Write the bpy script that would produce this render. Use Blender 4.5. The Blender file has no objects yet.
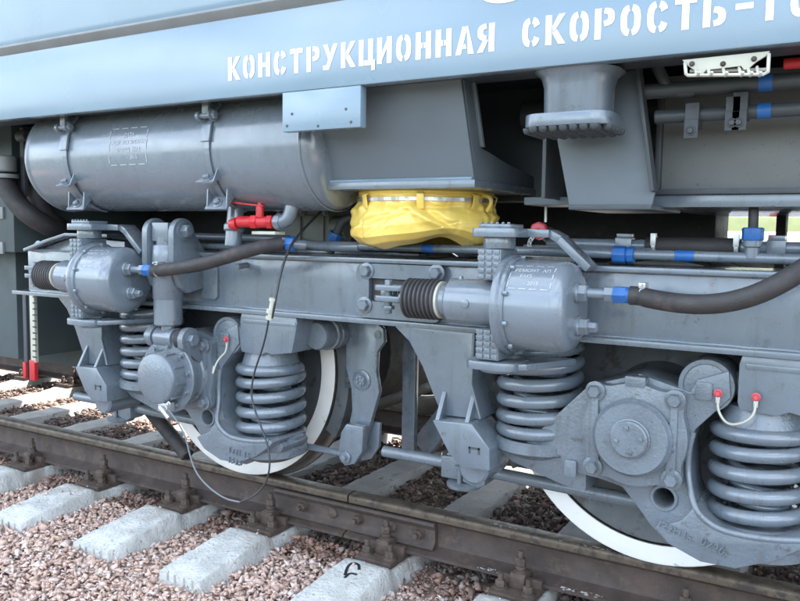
import bpy, bmesh, math, random
import numpy as np
from mathutils import Vector, Matrix
from mathutils.geometry import tessellate_polygon
R = math.radians
random.seed(7); rng = np.random.default_rng(7)
S = bpy.context.scene

# ------------------------------------------------------------------ camera
CAM = (0.556, -2.7376, 1.1319); YAW, PITCH, ROLL, FPX = 0.52783, 0.08762, 0.01411, 783.26
_f = Vector((-math.sin(YAW)*math.cos(PITCH), math.cos(YAW)*math.cos(PITCH), -math.sin(PITCH)))
_r = Vector((math.cos(YAW), math.sin(YAW), 0)); _u = _r.cross(_f)
_r, _u = math.cos(ROLL)*_r+math.sin(ROLL)*_u, -math.sin(ROLL)*_r+math.cos(ROLL)*_u
cd = bpy.data.cameras.new('camera'); cam = bpy.data.objects.new('camera', cd); S.collection.objects.link(cam)
cd.sensor_width = 36; cd.lens = FPX/800*36; cd.clip_start = .05; cd.clip_end = 2000
m = Matrix.Identity(4)
for i in range(3): m[i][0], m[i][1], m[i][2], m[i][3] = _r[i], _u[i], -_f[i], CAM[i]
cam.matrix_world = m; S.camera = cam

def at(px, py, Y=None, Z=None, X=None):
    """point on a world plane seen at a photo pixel (800 x 601)"""
    d = _f+_r*((px-400)/FPX)-_u*((py-300.5)/FPX)
    t = (Y-CAM[1])/d[1] if Y is not None else (Z-CAM[2])/d[2] if Z is not None else (X-CAM[0])/d[0]
    return Vector(CAM)+d*t
def xz(pts, Y): return [(at(a, b, Y).x, at(a, b, Y).z) for a, b in pts]

# ------------------------------------------------------------------ world, sun, exposure
W = bpy.data.worlds.new('World'); S.world = W; W.use_nodes = True
wn, wl = W.node_tree.nodes, W.node_tree.links
bg = wn['Background']
sky = wn.new('ShaderNodeTexSky'); sky.sky_type = 'NISHITA'; sky.sun_disc = False
SUN_EL, SUN_AZ = R(55), R(14)          # sun stands behind the locomotive
sky.sun_elevation = SUN_EL; sky.sun_rotation = SUN_AZ; sky.dust_density = 1.5
tc = wn.new('ShaderNodeTexCoord'); nz = wn.new('ShaderNodeTexNoise'); nz.inputs['Scale'].default_value = 2.6
nz.inputs['Detail'].default_value = 6; mp = wn.new('ShaderNodeMapping'); mp.inputs['Scale'].default_value = (1, 1, 2.6)
wl.new(tc.outputs['Generated'], mp.inputs[0]); wl.new(mp.outputs[0], nz.inputs['Vector'])
rp = wn.new('ShaderNodeValToRGB'); rp.color_ramp.elements[0].position = .44; rp.color_ramp.elements[1].position = .62
rp.color_ramp.elements[0].color = (0.12,)*3+(1,); rp.color_ramp.elements[1].color = (.9,)*3+(1,)
wl.new(nz.outputs[0], rp.inputs[0])
cm = wn.new('ShaderNodeMixRGB'); cm.inputs[2].default_value = (7.6, 8.5, 9.5, 1)
wl.new(rp.outputs[0], cm.inputs[0]); wl.new(sky.outputs[0], cm.inputs[1]); wl.new(cm.outputs[0], bg.inputs[0])
bg.inputs[1].default_value = .12
sl = bpy.data.lights.new('sun', 'SUN'); sl.energy = 4; sl.angle = R(.5); sl.color = (1, .95, .88)
so = bpy.data.objects.new('sun', sl); S.collection.objects.link(so)
sd = Vector((math.sin(SUN_AZ)*math.cos(SUN_EL), math.cos(SUN_AZ)*math.cos(SUN_EL), math.sin(SUN_EL)))
so.rotation_euler = sd.to_track_quat('Z', 'Y').to_euler(); so.location = (0, 20, 25)
S.view_settings.view_transform = 'Standard'; S.view_settings.look = 'None'; S.view_settings.gamma = 1
S.view_settings.exposure = 2.58

# ------------------------------------------------------------------ materials
MAT = {}
def pmat(name, col, rough=.45, metal=0, var=.12, scale=6, bump=.05, bscale=90, dirt=None, dth=.62, dscale=14, coat=0, spec=.5, bdist=.003, dust=0, streak=None):
    m = bpy.data.materials.new(name); m.use_nodes = True; n, l = m.node_tree.nodes, m.node_tree.links
    b = n['Principled BSDF']; g = n.new('ShaderNodeNewGeometry')
    def noise(sc, det=4, ro=.55):
        t = n.new('ShaderNodeTexNoise'); t.inputs['Scale'].default_value = sc; t.inputs['Detail'].default_value = det
        t.inputs['Roughness'].default_value = ro; l.new(g.outputs['Position'], t.inputs['Vector']); return t
    def ramp(src, a, c, p0=.3, p1=.7):
        r = n.new('ShaderNodeValToRGB'); e = r.color_ramp.elements; e[0].position, e[1].position = p0, p1
        e[0].color, e[1].color = tuple(a)+(1,), tuple(c)+(1,); l.new(src, r.inputs[0]); return r
    c0 = [x*(1-var) for x in col]; c1 = [min(1, x*(1+var)) for x in col]
    out = ramp(noise(scale).outputs[0], c0, c1).outputs[0]
    if dirt:
        mk = ramp(noise(dscale, 7, .7).outputs[0], (0,)*3, (1,)*3, dth, dth+.08)
        mx = n.new('ShaderNodeMixRGB'); l.new(mk.outputs[0], mx.inputs[0]); l.new(out, mx.inputs[1]); mx.inputs[2].default_value = tuple(dirt)+(1,); out = mx.outputs[0]
    if streak:
        mpn = n.new('ShaderNodeMapping'); mpn.inputs['Scale'].default_value = (26, 26, 3.2); l.new(g.outputs['Position'], mpn.inputs[0])
        t = n.new('ShaderNodeTexNoise'); t.inputs['Scale'].default_value = 1; t.inputs['Detail'].default_value = 6; t.inputs['Roughness'].default_value = .62; l.new(mpn.outputs[0], t.inputs['Vector'])
        mk = ramp(t.outputs[0], (0,)*3, (.55,)*3, .55, .74)
        mx = n.new('ShaderNodeMixRGB'); l.new(mk.outputs[0], mx.inputs[0]); l.new(out, mx.inputs[1]); mx.inputs[2].default_value = tuple(streak)+(1,); out = mx.outputs[0]
    if dust:
        sp = n.new('ShaderNodeSeparateXYZ'); l.new(g.outputs['Normal'], sp.inputs[0])
        up = ramp(sp.outputs[2], (0,)*3, (dust,)*3, .25, .9); nn = ramp(noise(22, 6, .65).outputs[0], (.15,)*3, (1,)*3, .38, .62)
        mu = n.new('ShaderNodeMath'); mu.operation = 'MULTIPLY'; l.new(up.outputs[0], mu.inputs[0]); l.new(nn.outputs[0], mu.inputs[1])
        mx = n.new('ShaderNodeMixRGB'); l.new(mu.outputs[0], mx.inputs[0]); l.new(out, mx.inputs[1]); mx.inputs[2].default_value = (.26, .245, .22, 1); out = mx.outputs[0]
    l.new(out, b.inputs['Base Color'])
    rr = ramp(noise(scale*2.3).outputs[0], (max(rough-.1, .05),)*3, (min(1, rough+.12),)*3); l.new(rr.outputs[0], b.inputs['Roughness'])
    b.inputs['Metallic'].default_value = metal; b.inputs['Specular IOR Level'].default_value = spec
    if coat: b.inputs['Coat Weight'].default_value = coat; b.inputs['Coat Roughness'].default_value = .13
    if bump:
        bp = n.new('ShaderNodeBump'); bp.inputs['Strength'].default_value = bump; bp.inputs['Distance'].default_value = bdist
        l.new(noise(bscale, 5).outputs[0], bp.inputs['Height']); l.new(bp.outputs[0], b.inputs['Normal'])
    MAT[name] = m; return m
pmat('grey_enamel', (.120, .149, .178), .29, spec=.8, var=.12, scale=5, bump=.2, bscale=38, dirt=(.075, .085, .09), dth=.60, dscale=26, dust=.35, streak=(.062, .068, .072), coat=.45)
pmat('cast_enamel', (.122, .149, .175), .33, spec=.75, var=.15, scale=7, bump=.6, bscale=110, dirt=(.072, .079, .082), dth=.58, dscale=28, dust=.32, streak=(.062, .062, .061), coat=.3)
pmat('tank_enamel', (.140, .168, .197), .25, spec=.9, var=.07, scale=4, bump=.08, bscale=24, dust=.25, streak=(.095, .108, .118), coat=.3)
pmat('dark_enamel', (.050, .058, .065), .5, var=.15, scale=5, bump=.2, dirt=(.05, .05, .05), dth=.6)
pmat('box_enamel', (.115, .138, .156), .5, var=.08, scale=4, bump=.1)
pmat('green_grey', (.060, .078, .082), .5, var=.12, scale=4, bump=.1)
pmat('sill_blue', (.178, .247, .303), .22, var=.06, scale=1.6, bump=.06, bscale=2.2, coat=.35, bdist=.012, spec=.5, streak=(.18, .25, .31))
pmat('belt_grey', (.20, .21, .21), .45, var=.1)
pmat('white_paint', (.80, .80, .79), .5, var=.04, scale=20, bump=.05)
pmat('stencil_paint', (.42, .44, .45), .55, var=.15, scale=60, bump=0)
pmat('wheel_white', (.80, .80, .78), .5, var=.04, scale=6, bump=.1, dirt=(.30, .27, .23), dth=.63, dscale=16)
pmat('wheel_dusty', (.68, .66, .62), .6, var=.10, scale=7, bump=.2, dirt=(.30, .26, .21), dth=.61, dscale=13)
pmat('cream_paint', (.46, .445, .37), .5, var=.08, scale=12, bump=.1, dirt=(.2, .17, .12), dth=.68, dscale=25)
pmat('wheel_dark', (.085, .095, .10), .55, var=.15, scale=8, bump=.2, dirt=(.05, .04, .035), dth=.55)
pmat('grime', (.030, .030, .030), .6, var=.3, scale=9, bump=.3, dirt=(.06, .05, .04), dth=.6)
pmat('tread_steel', (.30, .28, .26), .35, metal=.8, var=.15, scale=20)
pmat('rail_rust', (.058, .041, .034), .68, var=.3, scale=11, bump=.6, bscale=120, dirt=(.085, .058, .042), dth=.55, dscale=16)
pmat('rail_top', (.105, .080, .056), .5, metal=.35, var=.3, scale=14, bump=.3, dirt=(.055, .042, .035), dth=.50, dscale=18)
pmat('bolt_rust', (.075, .052, .040), .75, var=.35, scale=30, bump=.6, bscale=150)
pmat('concrete', (.50, .495, .465), .9, var=.20, scale=12, bump=1, bscale=60, dirt=(.17, .165, .15), dth=.585, dscale=48, bdist=.008)
cmn, cml = MAT['concrete'].node_tree.nodes, MAT['concrete'].node_tree.links
cb_ = cmn['Principled BSDF']; src = cb_.inputs['Base Color'].links[0].from_socket; gg = cmn.new('ShaderNodeNewGeometry'); sx_ = cmn.new('ShaderNodeSeparateXYZ'); cml.new(gg.outputs['Position'], sx_.inputs[0])
mr = cmn.new('ShaderNodeMapRange'); mr.inputs[1].default_value = -.36; mr.inputs[2].default_value = -.08; mr.inputs[4].default_value = .75; cml.new(sx_.outputs[1], mr.inputs[0])
nn_ = cmn.new('ShaderNodeTexNoise'); nn_.inputs['Scale'].default_value = 9; nn_.inputs['Detail'].default_value = 6; cml.new(gg.outputs['Position'], nn_.inputs['Vector'])
rr_n = cmn.new('ShaderNodeValToRGB'); rr_n.color_ramp.elements[0].position = .42; rr_n.color_ramp.elements[1].position = .62; cml.new(nn_.outputs[0], rr_n.inputs[0])
mm = cmn.new('ShaderNodeMath'); mm.operation = 'MULTIPLY'; cml.new(mr.outputs[0], mm.inputs[0]); cml.new(rr_n.outputs[0], mm.inputs[1])
mxn = cmn.new('ShaderNodeMixRGB'); cml.new(mm.outputs[0], mxn.inputs[0]); cml.new(src, mxn.inputs[1]); mxn.inputs[2].default_value = (.24, .195, .15, 1); cml.new(mxn.outputs[0], cb_.inputs['Base Color'])
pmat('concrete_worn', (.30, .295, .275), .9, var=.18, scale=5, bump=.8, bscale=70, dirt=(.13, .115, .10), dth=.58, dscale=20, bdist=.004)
pmat('pavement', (.22, .215, .20), .9, var=.12, scale=.8, bump=.4, bscale=30)
pmat('rubber', (.030, .027, .027), .62, var=.25, scale=12, bump=.5, bscale=200, dirt=(.065, .045, .04), dth=.56, dscale=10)
pmat('rubber_boot', (.045, .042, .043), .55, var=.2, scale=14, bump=.3)
pmat('cable_black', (.025, .027, .03), .4, var=.2, bump=0)
pmat('cable_grey', (.15, .16, .175), .4, var=.1, bump=0)
pmat('blue_paint', (.018, .105, .32), .4, var=.15, scale=20, bump=.1)
pmat('red_paint', (.50, .022, .028), .38, var=.15, scale=18, bump=.1)
pmat('pink_red', (.55, .07, .085), .42, var=.1, scale=18, bump=.1)
pmat('zinc', (.55, .56, .56), .35, metal=.7, var=.1, bump=.05)
pmat('yellow_vinyl', (.80, .57, .125), .34, var=.06, scale=5, bump=.2, bscale=30, dirt=(.60, .43, .12), dth=.62, dscale=7, bdist=.010, coat=.3)
pmat('valve_olive', (.24, .25, .22), .5, var=.12, scale=14, bump=.2)
pmat('black_paint', (.02, .02, .02), .6, bump=0)
pmat('fence_green', (.42, .44, .20), .7, var=.1)
pmat('dark_earth', (.055, .058, .038), .95, var=.3, scale=2, bump=.6, bscale=20)
pmat('soil', (.30, .215, .175), .95, var=.3, scale=9, bump=.6, bscale=60)
# fuel tank sheet: fine dark speckle
pmat('speckled_sheet', (.145, .152, .148), .55, var=.10, scale=3, bump=.2, bscale=120, dirt=(.04, .04, .04), dth=.605, dscale=70)
def stone_mat(name, rough=.85):
    m = bpy.data.materials.new(name); m.use_nodes = True; n, l = m.node_tree.nodes, m.node_tree.links
    b = n['Principled BSDF']; a = n.new('ShaderNodeVertexColor'); a.layer_name = 'stone'
    g = n.new('ShaderNodeNewGeometry'); t = n.new('ShaderNodeTexNoise'); t.inputs['Scale'].default_value = 160; t.inputs['Detail'].default_value = 3
    l.new(g.outputs['Position'], t.inputs['Vector'])
    r = n.new('ShaderNodeValToRGB'); r.color_ramp.elements[0].position = .32; r.color_ramp.elements[1].position = .7
    r.color_ramp.elements[0].color = (.62, .60, .60, 1); r.color_ramp.elements[1].color = (1.25, 1.2, 1.18, 1); l.new(t.outputs[0], r.inputs[0])
    x = n.new('ShaderNodeMixRGB'); x.blend_type = 'MULTIPLY'; x.inputs[0].default_value = 1
    l.new(a.outputs[0], x.inputs[1]); l.new(r.outputs[0], x.inputs[2]); l.new(x.outputs[0], b.inputs['Base Color'])
    b.inputs['Roughness'].default_value = rough; b.inputs['Specular IOR Level'].default_value = .3
    bp = n.new('ShaderNodeBump'); bp.inputs['Strength'].default_value = .5; bp.inputs['Distance'].default_value = .003
    l.new(t.outputs[0], bp.inputs['Height']); l.new(bp.outputs[0], b.inputs['Normal']); MAT[name] = m
stone_mat('granite')

# ------------------------------------------------------------------ mesh helpers
WLOC = {}
def frame_of(d):
    d = Vector(d).normalized(); a = Vector((0, 0, 1)) if abs(d.z) < .9 else Vector((1, 0, 0))
    u = d.cross(a).normalized(); return u, d.cross(u).normalized(), d
class MB:
    def __init__(s): s.v = []; s.f = []
    def add(s, vs, fs):
        k = len(s.v); s.v += [tuple(x) for x in vs]; s.f += [tuple(i+k for i in f) for f in fs]; return s
    def box(s, x0, x1, y0, y1, z0, z1):
        return s.add([(x, y, z) for x in (x0, x1) for y in (y0, y1) for z in (z0, z1)],
                     [(0, 1, 3, 2), (4, 6, 7, 5), (0, 4, 5, 1), (2, 3, 7, 6), (0, 2, 6, 4), (1, 5, 7, 3)])
    def obox(s, p, q, wdir, w, h):
        """bar from p to q, w wide along wdir, h high across"""
        p, q = Vector(p), Vector(q); d = (q-p).normalized(); a = Vector(wdir); a = (a-d*a.dot(d)).normalized(); c = d.cross(a)
        return s.add([b+a*(i*w/2)+c*(j*h/2) for b in (p, q) for i in (-1, 1) for j in (-1, 1)],
                     [(0, 1, 3, 2), (4, 6, 7, 5), (0, 4, 5, 1), (2, 3, 7, 6), (0, 2, 6, 4), (1, 5, 7, 3)])
    def prism(s, pts, a, b, axis='y', holes=()):
        """polygon (2-D) pushed from a to b; axis y: pts are (x,z); x: (y,z); z: (x,y)"""
        mk = {'y': lambda p, t: (p[0], t, p[1]), 'x': lambda p, t: (t, p[0], p[1]), 'z': lambda p, t: (p[0], p[1], t)}[axis]
        loops = [list(pts)]+[list(h) for h in holes]; flat = [p for L in loops for p in L]; n = len(flat)
        if holes: tri = tessellate_polygon([[Vector((p[0], p[1], 0)) for p in L] for L in loops])
        else: tri = [tuple(range(n))]
        fs = [tuple(t) for t in tri]+[tuple(i+n for i in reversed(t)) for t in tri]
        o = 0
        for L in loops:
            for i in range(len(L)):
                j = (i+1) % len(L); fs.append((o+i, o+j, o+j+n, o+i+n))
            o += len(L)
        return s.add([mk(p, a) for p in flat]+[mk(p, b) for p in flat], fs)
    def lathe(s, prof, o, d, seg=32, a0=0, a1=2*math.pi, caps=True):
        """prof: (radius, distance along d)"""
        u, w, d = frame_of(d); o = Vector(o); full = abs(a1-a0) > 6.28; n = seg if full else seg+1; vs = []; fs = []
        for (r, t) in prof:
            for k in range(n):
                a = a0+(a1-a0)*k/seg; vs.append(o+d*t+(u*math.cos(a)+w*math.sin(a))*max(r, 1e-5))
        for i in range(len(prof)-1):
            for k in range(seg):
                k2 = (k+1) % n; fs.append((i*n+k, i*n+k2, (i+1)*n+k2, (i+1)*n+k))
        if caps and full:
            if prof[0][0] > 1e-4: fs.append(tuple(range(n))[::-1])
            if prof[-1][0] > 1e-4: fs.append(tuple((len(prof)-1)*n+k for k in range(n)))
        return s.add(vs, fs)
    def cyl(s, p, q, r, seg=24, c=.15):
        p, q = Vector(p), Vector(q); L = (q-p).length; e = min(r*c, L*.3)
        return s.lathe([(r-e, 0), (r, e), (r, L-e), (r-e, L)], p, q-p, seg)
    def hexb(s, p, d, r, h, washer=True):
        """hex bolt head standing on p"""
        if washer: s.lathe([(r*1.45, 0), (r*1.45, h*.18), (r*1.3, h*.22)], p, d, 20); 
        return s.lathe([(r, h*.15), (r, h*.85), (r*.84, h)], p, d, 6)
    def tube(s, path, r, seg=12, closed=False, sm=0, flat=1.0):
        P = [Vector(p) for p in path]
        for _ in range(sm):
            Q = [] if closed else [P[0]]
            for i in range(len(P)-(0 if closed else 1)):
                a, b = P[i], P[(i+1) % len(P)]; Q += [a*.75+b*.25, a*.25+b*.75]
            if not closed: Q.append(P[-1])
            P = Q
        n = len(P); vs = []; fs = []; prev = None
        for i in range(n):
            a = P[i-1] if (i or closed) else P[0]; b = P[(i+1) % n] if (i < n-1 or closed) else P[-1]
            d = (b-a).normalized()
            if prev is None: u = frame_of(d)[0]
            else: u = (prev-d*prev.dot(d)).normalized()
            prev = u; w = d.cross(u); rr = r[min(int(i*len(r)/n), len(r)-1)] if isinstance(r, (list, tuple)) else r
            vs += [P[i]+(u*math.cos(2*math.pi*k/seg)+w*math.sin(2*math.pi*k/seg)*flat)*rr for k in range(seg)]
        for i in range(n if closed else n-1):
            j = (i+1) % n
            for k in range(seg): fs.append((i*seg+k, i*seg+(k+1) % seg, j*seg+(k+1) % seg, j*seg+k))
        if not closed: fs += [tuple(range(seg))[::-1], tuple((n-1)*seg+k for k in range(seg))]
        return s.add(vs, fs)
    def sphere(s, c, r, seg=12):
        return s.lathe([(r*math.sin(math.pi*i/8), -r*math.cos(math.pi*i/8)) for i in range(9)], c, (0, 0, 1), seg, caps=False)
    def build(s, name, mat, parent=None, bevel=.003, ang=32, segs=2):
        bm = bmesh.new(); vv = [bm.verts.new(x) for x in s.v]
        for f in s.f:
            try: bm.faces.new([vv[i] for i in f])
            except ValueError: pass
        bmesh.ops.recalc_face_normals(bm, faces=bm.faces[:])
        if bevel:
            es = [e for e in bm.edges if len(e.link_faces) == 2 and e.calc_face_angle(0) > R(ang)]
            if es: bmesh.ops.bevel(bm, geom=es, offset=bevel, segments=segs, affect='EDGES', profile=.6, clamp_overlap=True)
        me = bpy.data.meshes.new(name); bm.to_mesh(me); bm.free()
        for p in me.polygons: p.use_smooth = True
        me.set_sharp_from_angle(angle=R(38))
        return put(name, me, mat, parent)
def put(name, me, mat, parent=None):
    n = len(me.vertices); co = np.empty(n*3); me.vertices.foreach_get('co', co); co = co.reshape(-1, 3)
    c = (co.min(0)+co.max(0))/2; co -= c; me.vertices.foreach_set('co', co.ravel()); me.update()
    if mat: me.materials.append(MAT[mat])
    o = bpy.data.objects.new(name, me); S.collection.objects.link(o); WLOC[o.name] = Vector(c)
    pl = WLOC[parent.name] if parent else Vector((0, 0, 0)); o.parent = parent; o.location = Vector(c)-pl; return o
def rrect(cx, cy, hx, hy, r, n=6): return [(cx+sx*(hx-r)+r*math.cos(a), cy+sy*(hy-r)+r*math.sin(a)) for sx, sy, s in ((1, 1, 0), (-1, 1, 90), (-1, -1, 180), (1, -1, 270)) for a in [R(s+90*k/n) for k in range(n+1)]]
def tag(o, label, cat, group=None, kind=None):
    if label: o['label'] = label
    if cat: o['category'] = cat
    if group: o['group'] = group
    if kind: o['kind'] = kind
    return o
def thing(name, loc, label, cat, group=None):
    o = bpy.data.objects.new(name, None); S.collection.objects.link(o); o.location = loc; o.empty_display_size = .2; WLOC[o.name] = Vector(loc)
    return tag(o, label, cat, group)
def copy_tree(o, parent, off):
    c = o.copy(); S.collection.objects.link(c); c.parent = parent; c.location = o.location+Vector(off); WLOC[c.name] = WLOC[o.name]+Vector(off)
    for ch in list(o.children): _cp(ch, c, off)
    return c
def _cp(o, parent, off):
    c = o.copy(); S.collection.objects.link(c); c.parent = parent; WLOC[c.name] = WLOC[o.name]+Vector(off)
    for ch in list(o.children): _cp(ch, c, off)
    return c
def text2d(body, size, res=3, space=1.0, ex=0):
    c = bpy.data.curves.new('tmp', 'FONT'); c.body = body; c.size = size; c.align_x = 'CENTER'; c.resolution_u = res; c.space_character = space; c.offset = size*.012 if not ex else 0; c.extrude = ex
    o = bpy.data.objects.new('tmp', c); S.collection.objects.link(o)
    me = o.evaluated_get(bpy.context.evaluated_depsgraph_get()).to_mesh()
    vs = [tuple(v.co) for v in me.vertices]; fs = [tuple(p.vertices) for p in me.polygons]
    bpy.data.objects.remove(o); bpy.data.curves.remove(c); return vs, fs

# ================================================================== SETTING
g = MB().add([(-300, -300, -.42), (300, -300, -.42), (300, 300, -.42), (-300, 300, -.42)], [(0, 1, 2, 3)]).build('ground', 'dark_earth', None, 0); g['kind'] = 'structure'
g = MB(); g.prism([(-3.6, -.42), (-1.9, -.40), (-.68, -.283), (2.3, -.279), (2.3, -.44), (-3.6, -.44)], -14, 12, 'x')
g = g.build('ballast_bed', 'soil', None, 0); g['kind'] = 'structure'
g = MB().box(-40, 40, 2.32, 9.2, -.44, -.2).build('pavement', 'pavement', None, .01); g['kind'] = 'structure'

SLEEP = [-5.72, -5.14, -4.57, -3.98, -3.39, -2.79, -2.20, -1.67, -1.06, -.47, .12, .71, 1.30]
YC = .835
def ballast(name, x0, x1, y0, y1, n, cols, smin, smax, zf, seed, thin=None):
    r = np.random.default_rng(seed); V = []; F = []; C = []; temps = []
    for k in range(14):
        bm = bmesh.new(); pts = r.normal(size=(9, 3)); pts /= np.linalg.norm(pts, axis=1)[:, None]; pts *= r.uniform(.8, 1.1, (9, 1)); pts *= (1.2, r.uniform(.5, .8), r.uniform(.35, .65))
        for p in pts: bm.verts.new(p)
        bmesh.ops.convex_hull(bm, input=bm.verts[:]); bmesh.ops.triangulate(bm, faces=bm.faces[:])
        ex = [v for v in bm.verts if not v.link_faces]
        for v in ex: bm.verts.remove(v)
        bm.verts.index_update(); temps.append((np.array([v.co[:] for v in bm.verts]), np.array([[v.index for v in f.verts] for f in bm.faces]))); bm.free()
    k = 0; tot = 0
    while k < n:
        k += 1
        x, y = r.uniform(x0, x1), r.uniform(y0, y1)
        s = r.uniform(smin, smax)*r.choice([1, .6, 1.45], p=[.72, .18, .10])
        # keep clear of sleepers and rails
        end = -.60; inside = False
        if y > end-.012 and y < 2.29:
            for c in SLEEP:
                if abs(x-c) < .112+s*.3: inside = True; break
        if inside:
            # a few chips kicked up onto the sleeper ends
            if not (-.57 < y < -.21 and abs(x-c) < .085 and r.random() < .016): continue
            s *= .55
        if inside: zz = -.174-.045*((abs(y-YC)-1.035)/.40)+.026+s*.25
        elif -.045 < y < .12 or 1.52 < y < 1.76:
            zz = zf(x, y)+.012
        else: zz = zf(x, y)
        tv, tf = temps[r.integers(14)]
        q = r.normal(size=4); q /= np.linalg.norm(q); a, b, c, d = q
        M = np.array([[1-2*(c*c+d*d), 2*(b*c-a*d), 2*(b*d+a*c)], [2*(b*c+a*d), 1-2*(b*b+d*d), 2*(c*d-a*b)], [2*(b*d-a*c), 2*(c*d+a*b), 1-2*(b*b+c*c)]])
        # lie mostly flat
        if r.random() < .65:
            t = r.uniform(0, 6.28); tl = r.normal(0, .3); M = np.array([[math.cos(t), -math.sin(t), 0], [math.sin(t), math.cos(t), 0], [0, 0, 1]])@np.array([[1, 0, 0], [0, math.cos(tl), -math.sin(tl)], [0, math.sin(tl), math.cos(tl)]])
        P = (tv*s)@M.T+np.array([x, y, zz+r.uniform(-.024, .009)])
        V.append(P); F.append(tf+tot); tot += len(P)
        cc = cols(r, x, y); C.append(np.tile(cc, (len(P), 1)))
    V = np.vstack(V); F = np.vstack(F); C = np.vstack(C)
    me = bpy.data.meshes.new(name); me.vertices.add(len(V)); me.vertices.foreach_set('co', V.ravel())
    me.loops.add(F.size); me.loops.foreach_set('vertex_index', F.ravel().astype(np.int32)); me.polygons.add(len(F))
    me.polygons.foreach_set('loop_start', np.arange(0, F.size, 3, dtype=np.int32)); me.update(calc_edges=True); me.validate()
    at_ = me.color_attributes.new('stone', 'FLOAT_COLOR', 'POINT'); at_.data.foreach_set('color', np.hstack([C, np.ones((len(C), 1))]).ravel().astype(np.float32))
    o = put(name, me, 'granite'); o['kind'] = 'stuff'; return o
PAL = .78*1.5*np.array([(.41, .285, .22), (.37, .245, .19), (.44, .345, .30), (.42, .39, .365), (.30, .205, .165), (.46, .40, .36), (.39, .26, .19)])+.22*1.5*np.array((.37, .335, .31))
def col_near(r, x, y):
    c = PAL[r.choice(7, p=[.30, .24, .18, .06, .08, .03, .11])]*r.uniform(.92, 1.14)
    if x > -1.2 and r.random() < .45: c = c*.6+np.array((.40, .385, .37))*.4      # greyer stones to the right
    if y > -.14: c = c*np.array((.52, .45, .42))*r.uniform(.7, 1.2)                # shade beside the rail, put into the stone colour as a brown darkening
    return c
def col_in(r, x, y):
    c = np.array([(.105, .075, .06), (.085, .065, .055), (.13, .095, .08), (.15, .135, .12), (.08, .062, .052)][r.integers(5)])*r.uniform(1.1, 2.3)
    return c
znear = lambda x, y: -.262-.10*max(0, -.68-y)-.012*math.sin(5*x+3*y)
b1 = ballast('ballast_shoulder', -4.9, 1.3, -1.55, .0, 72000, col_near, .0095, .023, znear, 3)
tag(b1, 'pink granite ballast stones heaped around the sleeper ends outside the rail', 'ballast')
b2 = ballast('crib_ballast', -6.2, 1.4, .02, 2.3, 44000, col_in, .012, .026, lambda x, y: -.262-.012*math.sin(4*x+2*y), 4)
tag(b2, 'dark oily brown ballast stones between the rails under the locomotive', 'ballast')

# ---- sleepers with their rail fastenings
def sleeper_mesh():
    b = MB(); ys = np.linspace(-.60, 2.27, 120); rows = []; r = np.random.default_rng(11)
    def prof(s):      # s = distance from the track centre
        s = abs(s)
        if s < .45: return -.232, .19
        if s < .62: k = (s-.45)/.17; return -.232+.027*k, .19
        if s < 1.0: return -.206, .20
        if s < 1.035: k = (s-1.0)/.035; return -.206+.032*k, .20
        k = (s-1.035)/.40; return -.174-.045*k, .20+.028*k
    n = 12
    for y in ys:
        zt, w = prof(y-YC); h = w/2; e = .007
        sec = [(-.15, -.43), (-.15, -.36), (-h-.012, zt-.05), (-h, zt-e), (-h+e, zt), (-h*.3, zt+.001), (h*.3, zt+.001), (h-e, zt), (h, zt-e), (h+.012, zt-.05), (.15, -.36), (.15, -.43)]
        rows.append([(x+r.normal(0, .0018), y+r.normal(0, .0015), z+r.normal(0, .0014)) for x, z in sec])
        if y < -.57: rows[-1] = [(x*(.985), yy, z-.004) for x, yy, z in rows[-1]]
    vs = [p for row in rows for p in row]; fs = []
    for i in range(len(rows)-1):
        for k in range(n-1): fs.append((i*n+k, i*n+k+1, (i+1)*n+k+1, (i+1)*n+k))
    fs += [tuple(range(n))[::-1], tuple((len(rows)-1)*n+k for k in range(n))]
    return b.add(vs, fs)
def fastening(parent, x, yr, sgn):
    """ribbed base plate with clamps; yr = rail centre line, sgn = outward direction in y"""
    b = MB(); b.box(x-.085, x+.085, yr-.195, yr+.195, -.205, -.182)
    for s in (-1, 1): b.box(x-.085, x+.085, yr+s*.079-.012, yr+s*.079+.012, -.19, -.150)
    bp = b.build('base_plate', 'bolt_rust', parent, .004)
    for s in (-1, 1):
        yo = yr+s*.088
        k = MB(); k.prism([(yr+s*.045, -.164), (yr+s*.045, -.142), (yr+s*.062, -.128), (yr+s*.115, -.128), (yr+s*.128, -.140), (yr+s*.128, -.182), (yr+s*.104, -.182), (yr+s*.100, -.156), (yr+s*.07, -.156)], x-.030, x+.030, 'x')
        k.build('rail_clamp', 'bolt_rust', bp, .004)
        k = MB(); k.cyl((x, yo, -.16), (x, yo, -.05), .011, 12); k.lathe([(.026, 0), (.026, .006)], (x, yo, -.128), (0, 0, 1), 18)
        k.lathe([(.019, 0), (.021, .01), (.019, .013), (.021, .018)], (x, yo, -.122), (0, 0, 1), 16); k.lathe([(.021, 0), (.021, .022), (.018, .026)], (x, yo, -.103), (0, 0, 1), 6)
        k.build('clamp_bolt', 'bolt_rust', bp, 0)
        for dx in (-.055, .055):
            k = MB(); ya = yr+s*.148; k.lathe([(.027, 0), (.027, .008)], (x+dx, ya, -.182), (0, 0, 1), 16); k.lathe([(.020, 0), (.020, .02), (.017, .024)], (x+dx, ya, -.174), (0, 0, 1), 6); k.cyl((x+dx, ya, -.16), (x+dx, ya, -.125), .011, 10)
            k.build('anchor_bolt', 'bolt_rust', bp, 0)
YR, YF = .0375, 1.6325
sl0 = None
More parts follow.
